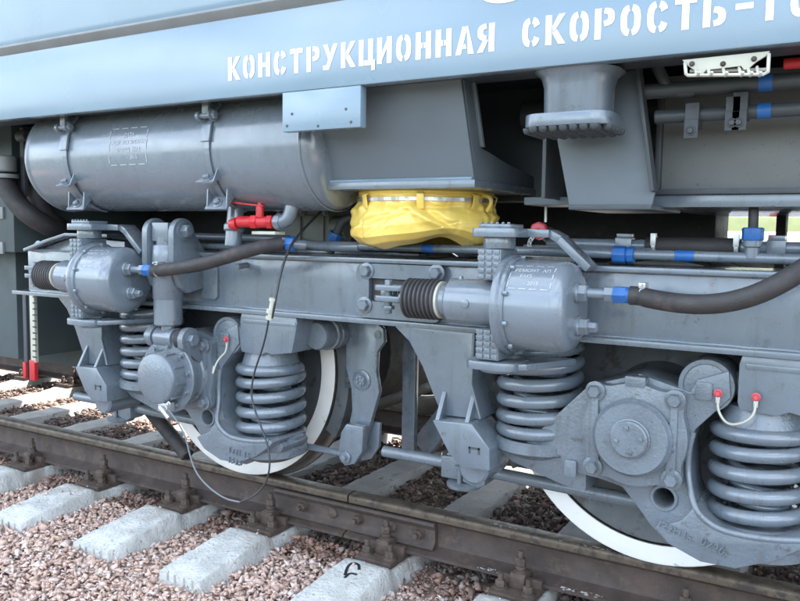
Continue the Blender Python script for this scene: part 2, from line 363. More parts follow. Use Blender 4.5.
lab = {-2.79: 'pale concrete sleeper next beyond the one at the left of the cable loop',
       -2.20: 'pale concrete sleeper with its fastening at the left side of the hanging cable loop',
       .12: 'pale concrete sleeper below the contact point of the bright white-rimmed wheel',
       -1.06: 'pale concrete sleeper with a curved black mark on its end beside the rail joint',
       -1.67: 'pale concrete sleeper under the left end of the rail fishplate',
       -.47: 'pale concrete sleeper carrying the rail just right of the fishplate'}
for x in SLEEP:
    if sl0 is None:
        sl0 = t = thing('concrete_sleeper', (x, YC, -.43), '', 'sleeper', 'concrete sleepers under the track')
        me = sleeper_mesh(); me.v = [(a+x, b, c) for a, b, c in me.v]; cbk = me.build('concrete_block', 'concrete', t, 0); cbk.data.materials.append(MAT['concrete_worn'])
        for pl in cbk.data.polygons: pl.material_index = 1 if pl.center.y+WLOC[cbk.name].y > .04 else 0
        for dx in (-.07, -.03, .02, .065): MB().prism(rrect(x+dx, -.245, .005, .016, .004, 2), -.6022, -.59).build('strand_end', 'concrete_worn', t, 0)
        fastening(t, x, YR, -1); fastening(t, x, YF, 1)
    else:
        t = copy_tree(sl0, None, (x-SLEEP[0], 0, 0))
    t['label'] = lab.get(x, 'pale concrete sleeper with rusty bolted base plates and no mark on it')
# the painted mark on one sleeper
mk = MB(); zt = lambda y: -.174-.045*((abs(y-YC)-1.035)/.40)+.0026
for pts in ([(345, 575.5), (347, 569), (352, 565), (359, 567), (359, 571.5)], [(344.5, 577.5), (350, 573.5), (357, 575.5)]):
    mk.tube([(q.x, q.y, zt(q.y)) for q in [at(a, b, Z=-.187) for a, b in pts]], .0062, 8, sm=2)
mk.v = [(x, y, zt(y)+(z-zt(y))*.15) for x, y, z in mk.v]
tg = [o for o in S.objects if o.get('label', '') == lab[-1.06]][0]
mk.build('painted_mark', 'black_paint', tg, 0)

# ---- rails
def rail_prof(yc):
    h = [(.0, 0), (.022, -.0006), (.031, -.003), (.0362, -.009), (.0375, -.018), (.0375, -.034), (.033, -.0385), (.014, -.048), (.0095, -.056), (.009, -.09), (.0095, -.128), (.014, -.144), (.030, -.152), (.066, -.163), (.075, -.1665), (.075, -.178), (.073, -.180)]
    return [(yc+y, z) for y, z in h]+[(yc-y, z) for y, z in reversed(h)][:-1]
JX = -1.286
def rail(x0, x1, yc, label):
    t = thing('rail', ((x0+x1)/2, yc, -.18), label, 'rail', 'running rails')
    MB().prism(rail_prof(yc), x0, x1, 'x').build('rail_section', 'rail_rust', t, 0)
    h = [(yc-.0377, -.033), (yc-.0377, -.018), (yc-.0364, -.0088), (yc-.0312, -.0028), (yc-.022, -.0003), (yc, .0004), (yc+.022, -.0003), (yc+.0312, -.0028), (yc+.0364, -.0088), (yc+.036, -.012), (yc-.034, -.03)]
    MB().prism(h, x0+.001, x1-.001, 'x').build('running_surface', 'rail_top', t, 0)
    return t
rail(-14, JX-.004, YR, 'rusty near rail on the left of the fishplate joint'); rail(JX+.004, 12, YR, 'rusty near rail on the right of the fishplate joint, under the white-rimmed wheel')
rail(-14, 12, YF, 'rusty far rail behind the wheels across the sleepers')
rl = [o for o in S.objects if o.get('label', '').startswith('rusty near rail on the right')][0]
rr_ = random.Random(5)
for px0, px1, y_, z_, nb in ((488, 520, -.036, None, 26), (560, 640, .004, .0012, 40), (566, 606, -.030, -.1602, 34), (482, 505, -.030, -.1602, 18)):
    b = MB()
    for k in range(nb):
        px = rr_.uniform(px0, px1); x = at(px, 530+(px-480)*.22, Y=0).x; y = y_+rr_.uniform(-.010, .010); q = .0012+.0055*rr_.random()**3
        z = .0012 if z_ is None else z_
        if z_ is None: y = y+.05
        if z < -.1: z = -.152-(abs(y-YR)-.030)*.306+.0016
        b.add([(x+q*1.8*math.cos(i*1.05)*rr_.uniform(.6, 1.2), y+q*math.sin(i*1.05)*rr_.uniform(.6, 1.2), z-(q*math.sin(i*1.05)*-.306 if z < -.1 else 0)) for i in range(6)], [tuple(range(6))])
    o = b.build('paint_flecks', 'concrete', rl, 0); o['kind'] = 'stuff'
t = thing('fishplate', (JX, YR, -.15), 'bolted rusty fishplate joining the two near rails', 'fishplate')
pf = [(.0275, -.050), (.002, -.0425), (-.006, -.046), (-.0085, -.056), (-.002, -.066), (.004, -.075), (.004, -.122), (-.004, -.135), (-.018, -.146), (-.017, -.152), (.0275, -.140)]
MB().prism(pf, -1.69, -.862, 'x').build('joint_bar', 'rail_rust', t, .002)
MB().prism([(2*YR-a, b) for a, b in pf], -1.69, -.862, 'x').build('joint_bar', 'rail_rust', t, .002)
for i, (px, py) in enumerate([(303, 508), (332, 514.5), (358, 521), (391, 528), (419, 535)]):
    x = at(px, py, Y=-.005).x; p = (x, .004, -.098); k = MB()
    if i % 2 == 0: k.lathe([(.024, 0), (.024, .006)], p, (0, -1, 0), 18); k.lathe([(.021, .006), (.021, .026), (.018, .030)], p, (0, -1, 0), 6); k.cyl(p, (x, -.045, -.098), .011, 12)
    else: k.lathe([(.024, 0), (.022, .008), (.014, .013), (0, .015)], p, (0, -1, 0), 18)
    k.build('joint_bolt', 'bolt_rust', t, 0)

# ---- wood far behind the photographer: mirrored in the gloss paint
r_ = np.random.default_rng(9); n_ = 16000; xx = r_.uniform(-90, 70, n_); hh = 2.3+.9*np.sin(xx*.21)+.7*np.sin(xx*.57+1)+.45*np.sin(xx*1.3)
ctr = np.stack([xx, -34+r_.normal(0, 1.6, n_), -.4+hh*r_.random(n_)**.8], 1); tri = r_.normal(0, .34, (n_, 3, 3))+ctr[:, None, :]
me = bpy.data.meshes.new('distant_wood'); me.from_pydata([tuple(v) for v in tri.reshape(-1, 3)], [], [(3*i, 3*i+1, 3*i+2) for i in range(n_)])
pmat('leaves', (.05, .075, .03), .7, var=.3, scale=.6, bump=0); wd = put('distant_wood', me, 'leaves'); tag(wd, 'low dark green wood far off on the open side of the track', 'wood', kind='stuff')
# ---- what shows on the far side, in the sun
t = thing('board_fence', (0, 9, -.2), 'pale green horizontal board fence on a white kerb wall behind the locomotive', 'fence')
MB().box(-30, 12, 9.0, 9.25, -.2, 1.12).build('kerb_wall', 'white_paint', t, .01)
for k in range(6): MB().box(-30, 12, 9.05, 9.09, 1.2+k*.24, 1.40+k*.24).build('board', 'fence_green', t, .006)
for k in range(11): MB().box(-28+k*4, -27.88+k*4, 9.1, 9.2, 1.12, 2.65).build('post', 'fence_green', t, .006)
t = thing('warning_post', (-.3, 8.7, -.2), 'short red post by the white kerb wall on the far side', 'post')
k = MB(); k.cyl((-.42, 8.7, -.2), (-.42, 8.7, 1.16), .07, 20); k.build('post_tube', 'red_paint', t, 0)
MB().lathe([(.13, 0), (.13, .02), (.075, .03)], (-.42, 8.7, -.2), (0, 0, 1), 20).build('base_flange', 'red_paint', t, 0)

# ================================================================== LOCOMOTIVE BODY
YS = -.715
LOCO = thing('locomotive', (-1, YC, 1.2), 'grey-blue diesel locomotive body with white stencilled lettering along its side sill', 'locomotive')
b = MB().box(-9, 6, YS, YS+.045, 1.572, 1.832); sill = b.build('side_sill', 'sill_blue', LOCO, .006)
MB().box(-9, 6, YS+.0455, YS+.20, 1.585, 1.60).build('sill_bottom_flange', 'dark_enamel', sill, .002)
MB().prism([(YS+.004, 1.826), (YS-.020, 1.856), (YS-.020, 1.864), (YS+.03, 1.872)], -9, 6, 'x').build('belt_moulding', 'belt_grey', sill, .002)
b = MB().box(-9, 6, YS+.012, 2.37, 1.868, 4.3)
body = b.build('body_shell', 'sill_blue', LOCO, .03)
MB().box(-9, 6, YS+.10, 2.3, 1.66, 1.80).build('deck_plate', 'dark_enamel', LOCO, .004)
# stencil letters
def ring(cx, cy, rx, ry, ix, iy, a0, a1, n=9):
    A = [R(a0+(a1-a0)*k/n) for k in range(n+1)]
    q = lambda a, x, y: (cx+x*math.copysign(abs(math.cos(a))**.75, math.cos(a)), cy+y*math.copysign(abs(math.sin(a))**.75, math.sin(a)))
    return [q(a, rx, ry) for a in A]+[q(a, ix, iy) for a in reversed(A)]
w, t_ = .66, .22
L_ = [(0, 0), (t_, 0), (t_, 1), (0, 1)]; R_ = [(w-t_, 0), (w, 0), (w, 1), (w-t_, 1)]
O_ = [ring(w/2, .5, w/2, .5, .12, .30, 98, 262), ring(w/2, .5, w/2, .5, .12, .30, -82, 82)]
GL = {'О': O_, '0': O_, 'С': [O_[0], ring(w/2, .5, w/2, .5, .12, .30, 22, 80), ring(w/2, .5, w/2, .5, .12, .30, -80, -22)],
 'К': [L_, [(.25, .46), (.33, .46), (.70, 1), (.46, 1), (.25, .62)], [(.25, .43), (.25, .38), (.47, 0), (.72, 0), (.40, .50), (.33, .43)]],
 'Н': [L_, R_, [(t_, .40), (.31, .40), (.31, .60), (t_, .60)], [(.35, .40), (w-t_, .40), (w-t_, .60), (.35, .60)]],
 'Т': [[(w/2-.11, 0), (w/2+.11, 0), (w/2+.11, .80), (w/2-.11, .80)], [(0, .80), (w, .80), (w, 1), (0, 1)]],
 'Р': [L_, ring(.27, .70, .40, .30, .18, .12, -85, 85)],
 'У': [[(.06, 0), (.27, 0), (.70, 1), (.48, 1)], [(-.02, 1), (.20, 1), (.36, .55), (.27, .33)], [(-.02, 0), (.06, 0), (.14, .18), (-.02, .18)]],
 'Ц': [L_, R_, [(t_+.03, 0), (w-t_, 0), (w-t_, .19), (t_+.03, .19)], [(w-.06, -.20), (w+.10, -.20), (w+.10, .19), (w, .19), (w, 0), (w-.06, 0)]],
 'И': [L_, R_, [(t_, .12), (t_, .42), (w-t_, .88), (w-t_, .58)]],
 'А': [[(-.03, 0), (.19, 0), (.40, .84), (.31, 1), (.24, 1)], [(.48, 0), (.72, 0), (.46, 1), (.37, 1), (.35, .93), (.42, .82)], [(.27, .2), (.42, .2), (.38, .36), (.31, .36)]],
 'Я': [R_, ring(w-.27, .70, .40, .30, .18, .12, 95, 265), [(-.02, 0), (.22, 0), (.42, .42), (.22, .42)]],
 'Ь': [L_, ring(.27, .30, .40, .30, .18, .12, -85, 85)],
 '-': [[(.05, .42), (.55, .42), (.55, .60), (.05, .60)]], '1': [[(.18, 0), (.40, 0), (.40, 1), (.18, 1)], [(.0, .74), (.15, .74), (.15, .92), (.10, .92)]]}
b = MB(); H = .0765
def letters(txt, x0, x1):
    adv = (x1-x0)/(len(txt)-1+.70)
    for i, ch in enumerate(txt):
        if ch == ' ': continue
        for j, pg in enumerate(GL[ch]):      # each stroke between the stencil bridges
            b.add([(x0+i*adv+px*H, YS-.0012-.0003*j, 1.6275+pz*H) for px, pz in pg], [tuple(range(len(pg)))])
for wd, xa, xb in (('КОНСТРУКЦИОННАЯ', -1.302, -.340), ('СКОРОСТЬ', -.255, .250), ('-', .272, .310), ('100', .327, .500)):
    b = MB(); letters(wd, xa, xb); b.build('stencil_lettering', 'white_paint', sill, 0)
cc = at(505, -6, YS-.0012); b = MB(); n = 40
b.add([(cc.x+.085*math.cos(2*math.pi*k/n), YS-.0014, 1.739+.060+.047*math.sin(2*math.pi*k/n)) for k in range(n)], [tuple(range(n))]); b.build('painted_oval', 'white_paint', sill, 0)
# cover plate under the sill
b = MB().box(-1.073, -.772, YS+.0012, YS+.034, 1.447, 1.5718); cp = b.build('cover_plate', 'sill_blue', LOCO, .003)
for px, py in [(292, 114), (287, 126), (318, 126), (346, 109), (351, 122)]:
    p = at(px, py, YS+.0012); MB().lathe([(.0045, 0), (.004, .002), (0, .003)], p, (0, -1, 0), 10).build('screw', 'dark_enamel', cp, 0)

# ---- air reservoir
TY, TZ, TR = -.40, 1.428, .225; TX0, TX1 = -2.62, -1.00
b = MB(); L = TX1-TX0; pr = [(0, 0)]
for k in range(1, 9): a = k/8*math.pi/2; pr.append((TR*math.sin(a), .085*(1-math.cos(a))))
pr += [(TR, L-.085)]+[(TR*math.cos(k/8*math.pi/2), L-.085+.085*math.sin(k/8*math.pi/2)) for k in range(1, 9)]
b.lathe(pr, (TX0, TY, TZ), (1, 0, 0), 64, caps=False); tank = b.build('air_reservoir', 'tank_enamel', LOCO, 0)
for x in (TX0+.085, TX1-.085):
    b = MB().lathe([(TR, 0), (TR+.0035, .004), (TR+.0035, .010), (TR, .014)], (x, TY, TZ), (1, 0, 0), 64, caps=False); b.build('weld_seam', 'tank_enamel', tank, 0)
def tank_pt(x, a, r): return Vector((x, TY-r*math.cos(a), TZ+r*math.sin(a)))
for px in (66, 207):
    a0 = R(38); p = at(px+4, 122 if px < 100 else 116, TY-TR*math.cos(a0)-.01); x = p.x+.02
    b = MB(); n = 30
    for k in range(n):
        q = [tank_pt(x+dx, R(78)-R(160)*kk/n, TR+.004+dr) for kk in (k, k+1) for dx in (-.012, .012) for dr in (0, .004)]
        b.add(q, [(0, 2, 6, 4), (1, 5, 7, 3), (0, 4, 5, 1), (2, 3, 7, 6)])
    st = b.build('strap', 'tank_enamel', tank, 0)
    b = MB(); c = tank_pt(x, R(25), TR+.03); b.cyl(c+Vector((-.032, 0, 0)), c+Vector((.032, 0, 0)), .010, 16); b.hexb(c+Vector((.028, 0, 0)), (1, 0, 0), .016, .018); b.lathe([(.017, 0), (.017, .014)], c+Vector((-.042, 0, 0)), (1, 0, 0), 16)
    b.obox(tank_pt(x, R(60), TR+.02), tank_pt(x, R(25), TR+.02), (1, 0, 0), .034, .014); b.obox(tank_pt(x-.004, R(19), TR+.012), tank_pt(x-.004, R(4), TR+.010), (1, 0, 0), .044, .01)
    b.obox(c+Vector((0, 0, .13)), c, (1, 0, 0), .03, .016); b.build('strap_bolt', 'grey_enamel', st, .002)
    for a, s in ((-28, 1), (-50, 1.25)):       # lower tie lugs
        q = tank_pt(x, R(a), TR+.006); nrm = Vector((0, -math.cos(R(a)), math.sin(R(a)))); tn = Vector((0, -math.sin(R(a)), -math.cos(R(a)))); b = MB()
        b.obox(q+nrm*.002, q+nrm*.050*s, (1, 0, 0), .085*s, .008)
        for dx in (-.038*s, .038*s):
            if a == -28 and dx < 0: continue
            A = q+Vector((dx, 0, 0)); b.add([A-tn*.035*s, A, A+nrm*.048*s, A-tn*.035*s+Vector((.006, 0, 0)), A+Vector((.006, 0, 0)), A+nrm*.048*s+Vector((.006, 0, 0))], [(0, 1, 2), (5, 4, 3), (0, 3, 4, 1), (1, 4, 5, 2), (2, 5, 3, 0)])
        b.hexb(q+nrm*.028*s-tn*.004, -tn, .014, .018); b.build('strap_lug', 'grey_enamel', st, .0015)
def wrap_text(lines, x, a0, size, gap, cy, cz, r, name, parent, mat='stencil_paint', frame=None, sp=1.0):
    b = MB()
    for i, tx in enumerate(lines):
        if not tx: continue
        vs, fs = text2d(tx, size, space=sp); b.add([(x+u, v-i*gap, 0) for u, v, _ in vs], fs)
    if frame:
        fx0, fx1, fz0, fz1 = frame; tk = size*.075
        for k in range(4):
            p, q = fx0+(fx1-fx0)*(k+.12)/4, fx0+(fx1-fx0)*(k+.80)/4
            for z in (fz0, fz1): b.add([(x+p, z-tk, 0), (x+q, z-tk, 0), (x+q, z+tk, 0), (x+p, z+tk, 0)], [(0, 1, 2, 3)])
        for k in range(3):
            p, q = fz0+(fz1-fz0)*(k+.12)/3, fz0+(fz1-fz0)*(k+.80)/3
            for u in (fx0, fx1): b.add([(x+u-tk, p, 0), (x+u+tk, p, 0), (x+u+tk, q, 0), (x+u-tk, q, 0)], [(0, 1, 2, 3)])
    b.v = [(u, cy-r*math.cos(a0+v/r), cz+r*math.sin(a0+v/r)) for u, v, _ in b.v]
    return b.build(name, mat, parent, 0)
sx = at(130, 143, TY-TR*.95).x
wrap_text(['ДАТА', 'ГИДР. ИСПЫТАНИЯ', 'ЗАВОД  БМЗ', '        - 2015'], sx, R(14), .0215, .029, TY, TZ, TR+.0018, 'stencil', tank, frame=(-.108, .100, -.108, .036))
b = MB(); p = Vector((-1.50, TY-.06, TZ-TR+.02)); b.cyl(p, p+Vector((.0, -.02, -.16)), .032, 20); b.cyl(p+Vector((0, -.01, -.07)), p+Vector((0, -.013, -.10)), .04, 20); b.build('drain_pipe', 'grey_enamel', tank, .001)
# red drain valve
vp = at(262, 222, -.50); b = MB(); V3 = Vector
b.cyl(vp+V3((-.10, -.02, 0)), vp+V3((.05, .02, 0)), .021, 20); b.lathe([(.027, 0), (.027, .024)], vp+V3((-.045, -.005, 0)), (1, .25, 0), 6); b.lathe([(.027, 0), (.027, .02)], vp+V3((.02, .01, 0)), (1, .25, 0), 6); b.lathe([(.016, 0), (.023, .018), (.023, .03)], vp+V3((-.13, -.03, -.010)), (1, .25, .1), 18)
b.cyl(vp+V3((-.01, 0, .015)), vp+V3((-.01, 0, .058)), .015, 16); b.hexb(vp+V3((-.01, 0, .055)), (0, 0, 1), .010, .016)
vv = b.build('drain_valve', 'red_paint', tank, .001)
MB().obox(vp+V3((.01, 0, .058)), vp+V3((-.07, -.02, .066)), (0, 1, 0), .022, .006).obox(vp+V3((-.07, -.02, .066)), vp+V3((-.17, -.045, .078)), (0, 1, 0), .020, .006).build('valve_lever', 'red_paint', vv, .002)
b = MB().tube([vp+V3((.045, .02, 0)), vp+V3((.085, .03, .002)), vp+V3((.105, .035, .03)), vp+V3((.11, .04, .09))], .026, 18, sm=2); b.lathe([(.031, 0), (.031, .02)], vp+V3((.05, .022, 0)), (1, .2, 0), 8); b.build('valve_elbow', 'grey_enamel', tank, .001)
b = MB().box(vp.x-.05, vp.x+.06, -.50, -.44, vp.z-.046, vp.z-.034); b.build('valve_plate', 'cream_paint', tank, .002)

# ---- support box over the bogie spring
X0, X1 = -1.070, -.488
def front(z): return -.50-(z-1.297)*.35
b = MB(); v = [(X0, front(1.62), 1.62), (X1-.004, front(1.62), 1.62), (X1, front(1.297), 1.297), (X0, front(1.297), 1.297)]
b.add(v+[(x, y+.014, z) for x, y, z in v], [(0, 1, 2, 3), (7, 6, 5, 4), (0, 4, 5, 1), (1, 5, 6, 2), (2, 6, 7, 3), (3, 7, 4, 0)]); sb = b.build('support_box', 'box_enamel', LOCO, .002)
MB().box(X0-.012, X1+.008, front(1.297)-.012, .1, 1.272, 1.296).build('bottom_plate', 'grey_enamel', sb, .003)
b = MB().tube([(X0+.005, front(1.297)-.004, 1.300), (X1-.005, front(1.297)-.004, 1.300)], .006, 8); b.build('weld_seam', 'sill_blue', sb, 0)
yz = [(front(1.62)+.015, 1.62), (front(1.62)+.075, 1.62), (front(1.40)+.085, 1.40), (-.22, 1.365), (.06, 1.335), (.06, 1.297), (front(1.297)+.015, 1.297)]
b = MB().prism(yz, X1-.012, X1-.001, 'x'); b.prism([(front(1.62)+.079, 1.62), (front(1.62)+.064, 1.62), (front(1.40)+.074, 1.40), (front(1.40)+.089, 1.40)], X1-.001, X1+.012, 'x'); b.build('side_plate', 'box_enamel', sb, .002)
MB().prism(yz, X0+.001, X0+.012, 'x').build('side_plate', 'box_enamel', sb, .002)
b = MB().lathe([(.20, 0), (.20, .06), (.18, .10)], (-.80, -.235, 1.22), (0, 0, 1), 40); b.build('spring_seat', 'dark_enamel', sb, .003)
# longitudinal beams and cross bearers inside, mostly in the dark
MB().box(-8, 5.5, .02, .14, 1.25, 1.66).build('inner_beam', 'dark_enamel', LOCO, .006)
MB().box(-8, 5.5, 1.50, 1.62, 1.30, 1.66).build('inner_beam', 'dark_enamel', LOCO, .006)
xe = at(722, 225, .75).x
MB().box(-7, xe, .60, .95, 1.04, 1.60).build('gap_blocker', 'grime', LOCO, .02)  # added dark blocker: shuts the bright far side out of the gap
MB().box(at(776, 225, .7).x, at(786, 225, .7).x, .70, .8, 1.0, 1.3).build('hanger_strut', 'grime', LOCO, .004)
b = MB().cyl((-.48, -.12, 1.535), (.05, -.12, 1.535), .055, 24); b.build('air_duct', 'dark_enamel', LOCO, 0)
MB().box(-.29, -.278, -.44, .02, 1.24, 1.60).build('cross_web', 'dark_enamel', LOCO, .002)
MB().box(-.40, -.16, -.30, -.06, 1.225, 1.25).build('web_foot', 'box_enamel', LOCO, .003)
# bracket beside the jacking pad
gp = xz([(548, 90), (606, 74), (640, 69), (655, 192), (652, 205), (569, 205)], -.46)
b = MB().prism(gp, -.46, -.447); br = b.build('sill_bracket', 'box_enamel', LOCO, .002)
e = xz([(640, 69), (655, 192)], -.46); b = MB().obox((e[0][0], -.475, e[0][1]), (e[1][0], -.475, e[1][1]), (0, 1, 0), .05, .012); b.build('edge_flange', 'dark_enamel', br, .002)
b = MB().box(gp[5][0], gp[4][0], -.465, -.05, gp[5][1]-.014, gp[5][1]); b.build('bottom_flange', 'dark_enamel', br, .002)
# jacking pad
jx, jy = -.130, -.60
b = MB(); secs = [(1.572, .118, .10), (1.555, .098, .085), (1.53, .091, .079), (1.455, .089, .077)]
vs = []; fs = []; n = len(rrect(0, 0, .1, .1, .05))
for z, hx, hy in secs: vs += [(x, y, z) for x, y in rrect(jx, jy, hx, hy, min(hx, hy)*.75)]
for i in range(3): fs += [(i*n+k, i*n+(k+1) % n, (i+1)*n+(k+1) % n, (i+1)*n+k) for k in range(n)]
fs += [tuple(range(n)), tuple(3*n+k for k in range(n))[::-1]]
jp = b.add(vs, fs).build('jacking_post', 'grey_enamel', LOCO, .003)
b = MB().prism(rrect(jx-.012, jy, .122, .098, .055), 1.420, 1.456, 'z'); b.build('pad_plate', 'grey_enamel', jp, .006)
b = MB()
for k in range(9):
    for j in range(7):
        x, y = jx-.012-.112+k*.028, jy-.088+j*.029
        if ((x-jx+.012)/.122)**4+((y-jy)/.098)**4 < 1.0: b.lathe([(.0142, 0), (.0135, .008), (.009, .014), (.003, .016)], (x, y, 1.420), (0, 0, -1), 8)
b.build('pad_teeth', 'dark_enamel', jp, 0)
# fuel tank side with speckled sheet
ft0 = xz([(664, 112), (664, 187), (800, 187)], -.30)
b = MB().box(ft0[0][0], 5, -.30, .0, 1.262, 1.60); fu = b.build('fuel_tank', 'speckled_sheet', LOCO, .004)
MB().box(ft0[0][0]-.02, 5, -.33, .9, 1.252, 1.268).build('tank_ledge', 'dark_enamel', fu, .002); MB().box(.0, 5, -.315, .9, 1.215, 1.2515).build('tank_bottom_strip', 'grey_enamel', fu, .003)
b = MB().box(ft0[0][0]-.016, ft0[0][0], -.32, -.0, 1.269, 1.61); b.build('tank_end_plate', 'dark_enamel', fu, .002)
# pipes with blue bands below the sill on the right
for (a, c, rr) in (((640, 96.5), (800, 76), .021), ((655, 120), (800, 106), .019)):
    p, q = at(*a, Y=-.45), at(*c, Y=-.45); z = (p.z+q.z)/2; b = MB().cyl((p.x, -.45, z), (2.6, -.45, z), rr, 20); pi = b.build('air_pipe', 'dark_enamel', LOCO, 0)
    x = at(766, 83, -.45).x; MB().lathe([(rr+.0015, 0), (rr+.0015, .033)], (x-.016, -.45, z), (1, 0, 0), 24).build('blue_band', 'blue_paint', pi, 0)
p = at(662, 70, -.45); z1 = at(650, 95, -.45).z
MB().tube([(p.x-.02, -.45, 1.62), (p.x-.005, -.45, 1.58), (p.x+.03, -.45, z1), (p.x+.09, -.45, z1)], .016, 12, sm=2).build('pipe_bend', 'dark_enamel', LOCO, 0)
for px, py, z0, z1 in ((692, 118, 1.425, 1.49), (740, 110, 1.44, 1.51), (733, 112, 1.44, 1.50)):
    x = at(px, py, -.475).x; b = MB().box(x-.018, x+.018, -.478, -.42, z0, z1); b.box(x-.018, x+.018, -.485, -.478, z0-.03, z0+.02); b.hexb((x, -.485, z0-.01), (0, -1, 0), .009, .012); b.build('pipe_clamp', 'dark_enamel', LOCO, .003)
# cream hose rack hung under the sill
hk = thing('hose_rack', tuple(at(727, 66, -.60)), 'small cream painted wire rack hanging under the side sill', 'rack')
P = lambda a, c, y=-.62: at(a, c, y-.075)
b = MB().prism(xz([(682, 60), (770, 51), (766, 56), (756, 62), (748, 69), (744, 70), (741, 66), (706, 70), (702, 75), (697, 76), (694, 70), (688, 66)], -.695), -.695, -.687); b.build('rack_plate', 'cream_paint', hk, .001)
b = MB(); rr = .0042
b.tube([P(685, 63), P(686, 74, -.64), P(688, 75.5, -.66), P(763, 74.5, -.66), P(768, 72, -.64), P(769, 54)], rr, 8); b.tube([P(690, 71, -.6), P(766, 69.5, -.6)], rr, 8)
b.build('rack_wire', 'cream_paint', hk, 0)
for px in (697, 710, 725, 741, 750, 759):
    b = MB().tube([P(px-2, 67, -.61), P(px-1, 73, -.63), P(px, 76, -.66), P(px+1, 75, -.675), P(px+2, 72, -.68)], rr*.9, 8, sm=1); b.build('hook', 'cream_paint', hk, 0)
for px, py in ((692, 64), (723, 64), (754, 59)): MB().hexb(P(px, py, -.6205), (0, -1, 0), .0045, .005).build('rack_bolt', 'bolt_rust', hk, 0)
p = at(797, 63, -.5); MB().cyl(p+Vector((-.03, 0, 0)), p+Vector((.09, 0, .0)), .014, 12).build('red_handle', 'red_paint', LOCO, 0)
# ---- left end: step box, hoses, sand gauge
bx = at(13, 200, -.30); bx2 = at(20, 300, -.10)
b = MB().box(-6.5, bx.x, -.30, .9, 1.00, 1.64); eb = b.build('equipment_box', 'green_grey', LOCO, .008)
MB().box(-6.5, bx2.x-.03, -.10, .9, .40, 1.00).build('lower_box', 'green_grey', eb, .006)
p = at(76, 320, .30); q = at(48, 320, .30)
MB().box(-6.5, -1.0+p.x*0+at(110, 300, .35).x+1.0-.1, .35, .45, .28, 1.1).build('rear_panel', 'green_grey', eb, .004)
b = MB().box(at(49, 300, .30).x, at(49, 300, .30).x+.9, .30, .35, at(49, 340, .30).z, 1.1); b.build('rear_door', 'green_grey', eb, .006)
for px, z0 in ((2, 215), (2, 250)):
    p = at(px, z0-8, -.301); MB().box(p.x-.02, p.x+.02, -.312, -.30, p.z-.06, p.z+.0).build('name_tag', 'belt_grey', eb, .001)
def post_px(a, c, Y, r, mat, nm, par):
    p, q = at(*a, Y=Y), at(*c, Y=Y); q.x = p.x; return MB().obox(p, q, (1, 0, 0), r*2, r).build(nm, mat, par, .002)
gr = post_px((33, 292), (33.5, 362), -.2, .019, 'cream_paint', 'sand_gauge', LOCO); post_px((33.5, 360), (33.5, 380), -.2, .022, 'red_paint', 'red_tip', gr)
g2 = post_px((25, 292), (25.5, 378), -.2, .014, 'dark_enamel', 'gauge_channel', LOCO); post_px((25, 362), (25.5, 378), -.21, .012, 'red_paint', 'red_tip', g2); post_px((29, 292), (29.5, 378), -.19, .012, 'black_paint', 'gauge_slot', LOCO)
for k in range(11):
    p = at(34, 297+k*6, -.212); MB().box(p.x-.012, p.x+.019, -.2125, -.2100, p.z-.003, p.z+.003).build('gauge_mark', 'black_paint', gr, 0)
b = MB().tube([at(3, 172, -.35), at(8, 190, -.36), at(18, 205, -.36), at(34, 219, -.34), at(60, 232, -.2), at(95, 240, .1)], .048, 16, sm=3); b.build('air_hose', 'rubber', LOCO, 0)
b = MB().tube([at(33, 176, -.2), at(36, 192, -.22), at(41, 210, -.22), at(50, 222, -.2), at(70, 234, -.05)], .05, 16, sm=3); b.build('air_hose', 'rubber', LOCO, 0)
b = MB().tube([at(20, 176, -.1), at(22, 195, -.1), at(24, 213, -.1), at(28, 222, -.1), at(48, 224, -.1)], .02, 12, sm=2); b.build('conduit', 'dark_enamel', LOCO, 0)
b = MB(); p = at(6, 166, -.36); b.cyl(p+Vector((0, 0, .05)), p+Vector((0, 0, -.03)), .05, 20); b.lathe([(.058, 0), (.058, .02)], p+Vector((0, 0, -.06)), (0, 0, 1), 20); b.build('hose_clamp', 'belt_grey', LOCO, .001)
b = MB(); p, q = at(23, 128, -.3), at(24, 196, -.3); b.obox((p.x, -.3, p.z), (p.x, -.3, q.z), (1, 0, 0), .03, .02); b.cyl((p.x-.03, -.3, p.z-.04), (p.x+.04, -.3, p.z-.04), .03, 12); b.build('hanger_strut', 'dark_enamel', LOCO, .002)

# ================================================================== BOGIE
BOG = thing('bogie', (-.93, YC, 0), 'grey painted locomotive bogie with coil springs, axle boxes and brake cylinders', 'bogie')
XL = -1.8675                                 # left axle; the right axle stands at x = 0
FO, FI = -.33, -.11                          # side frame web planes
b = MB().box(-2.97, 2.4, FO, FI, .816, 1.019); fr = b.build('side_frame', 'grey_enamel', BOG, .003)
MB().box(-2.62, 2.4, FO-.030, FI+.03, 1.0195, 1.036).build('top_flange', 'grey_enamel', fr, .003)
MB().box(-3.06, 2.4, FO-.032, FI+.03, .797, .8155).build('bottom_flange', 'grey_enamel', fr, .003)
for z in (1.0185, .8165):
    b = MB().tube([(-2.95+k*.05, FO-.001, z+.0008*math.sin(k*2.1)) for k in range(106)], .0055, 6); b.build('weld_seam', 'grey_enamel', fr, 0)
e = xz([(25, 250), (44, 242), (66, 234.5), (108, 236)], -.36)
b = MB()
for i in range(3): b.obox((e[i][0], -.27, e[i][1]), (e[i+1][0]+.004, -.27, e[i+1][1]), (0, 1, 0), .2, .014)
b.build('end_cap_plate', 'grey_enamel', fr, .002)
b = MB().prism([(-2.97, .816), (-2.97, 1.005), (-2.645, 1.085), (-2.30, 1.07), (-2.30, .816)], -.31, -.20); b.build('frame_end_web', 'grey_enamel', fr, .003)
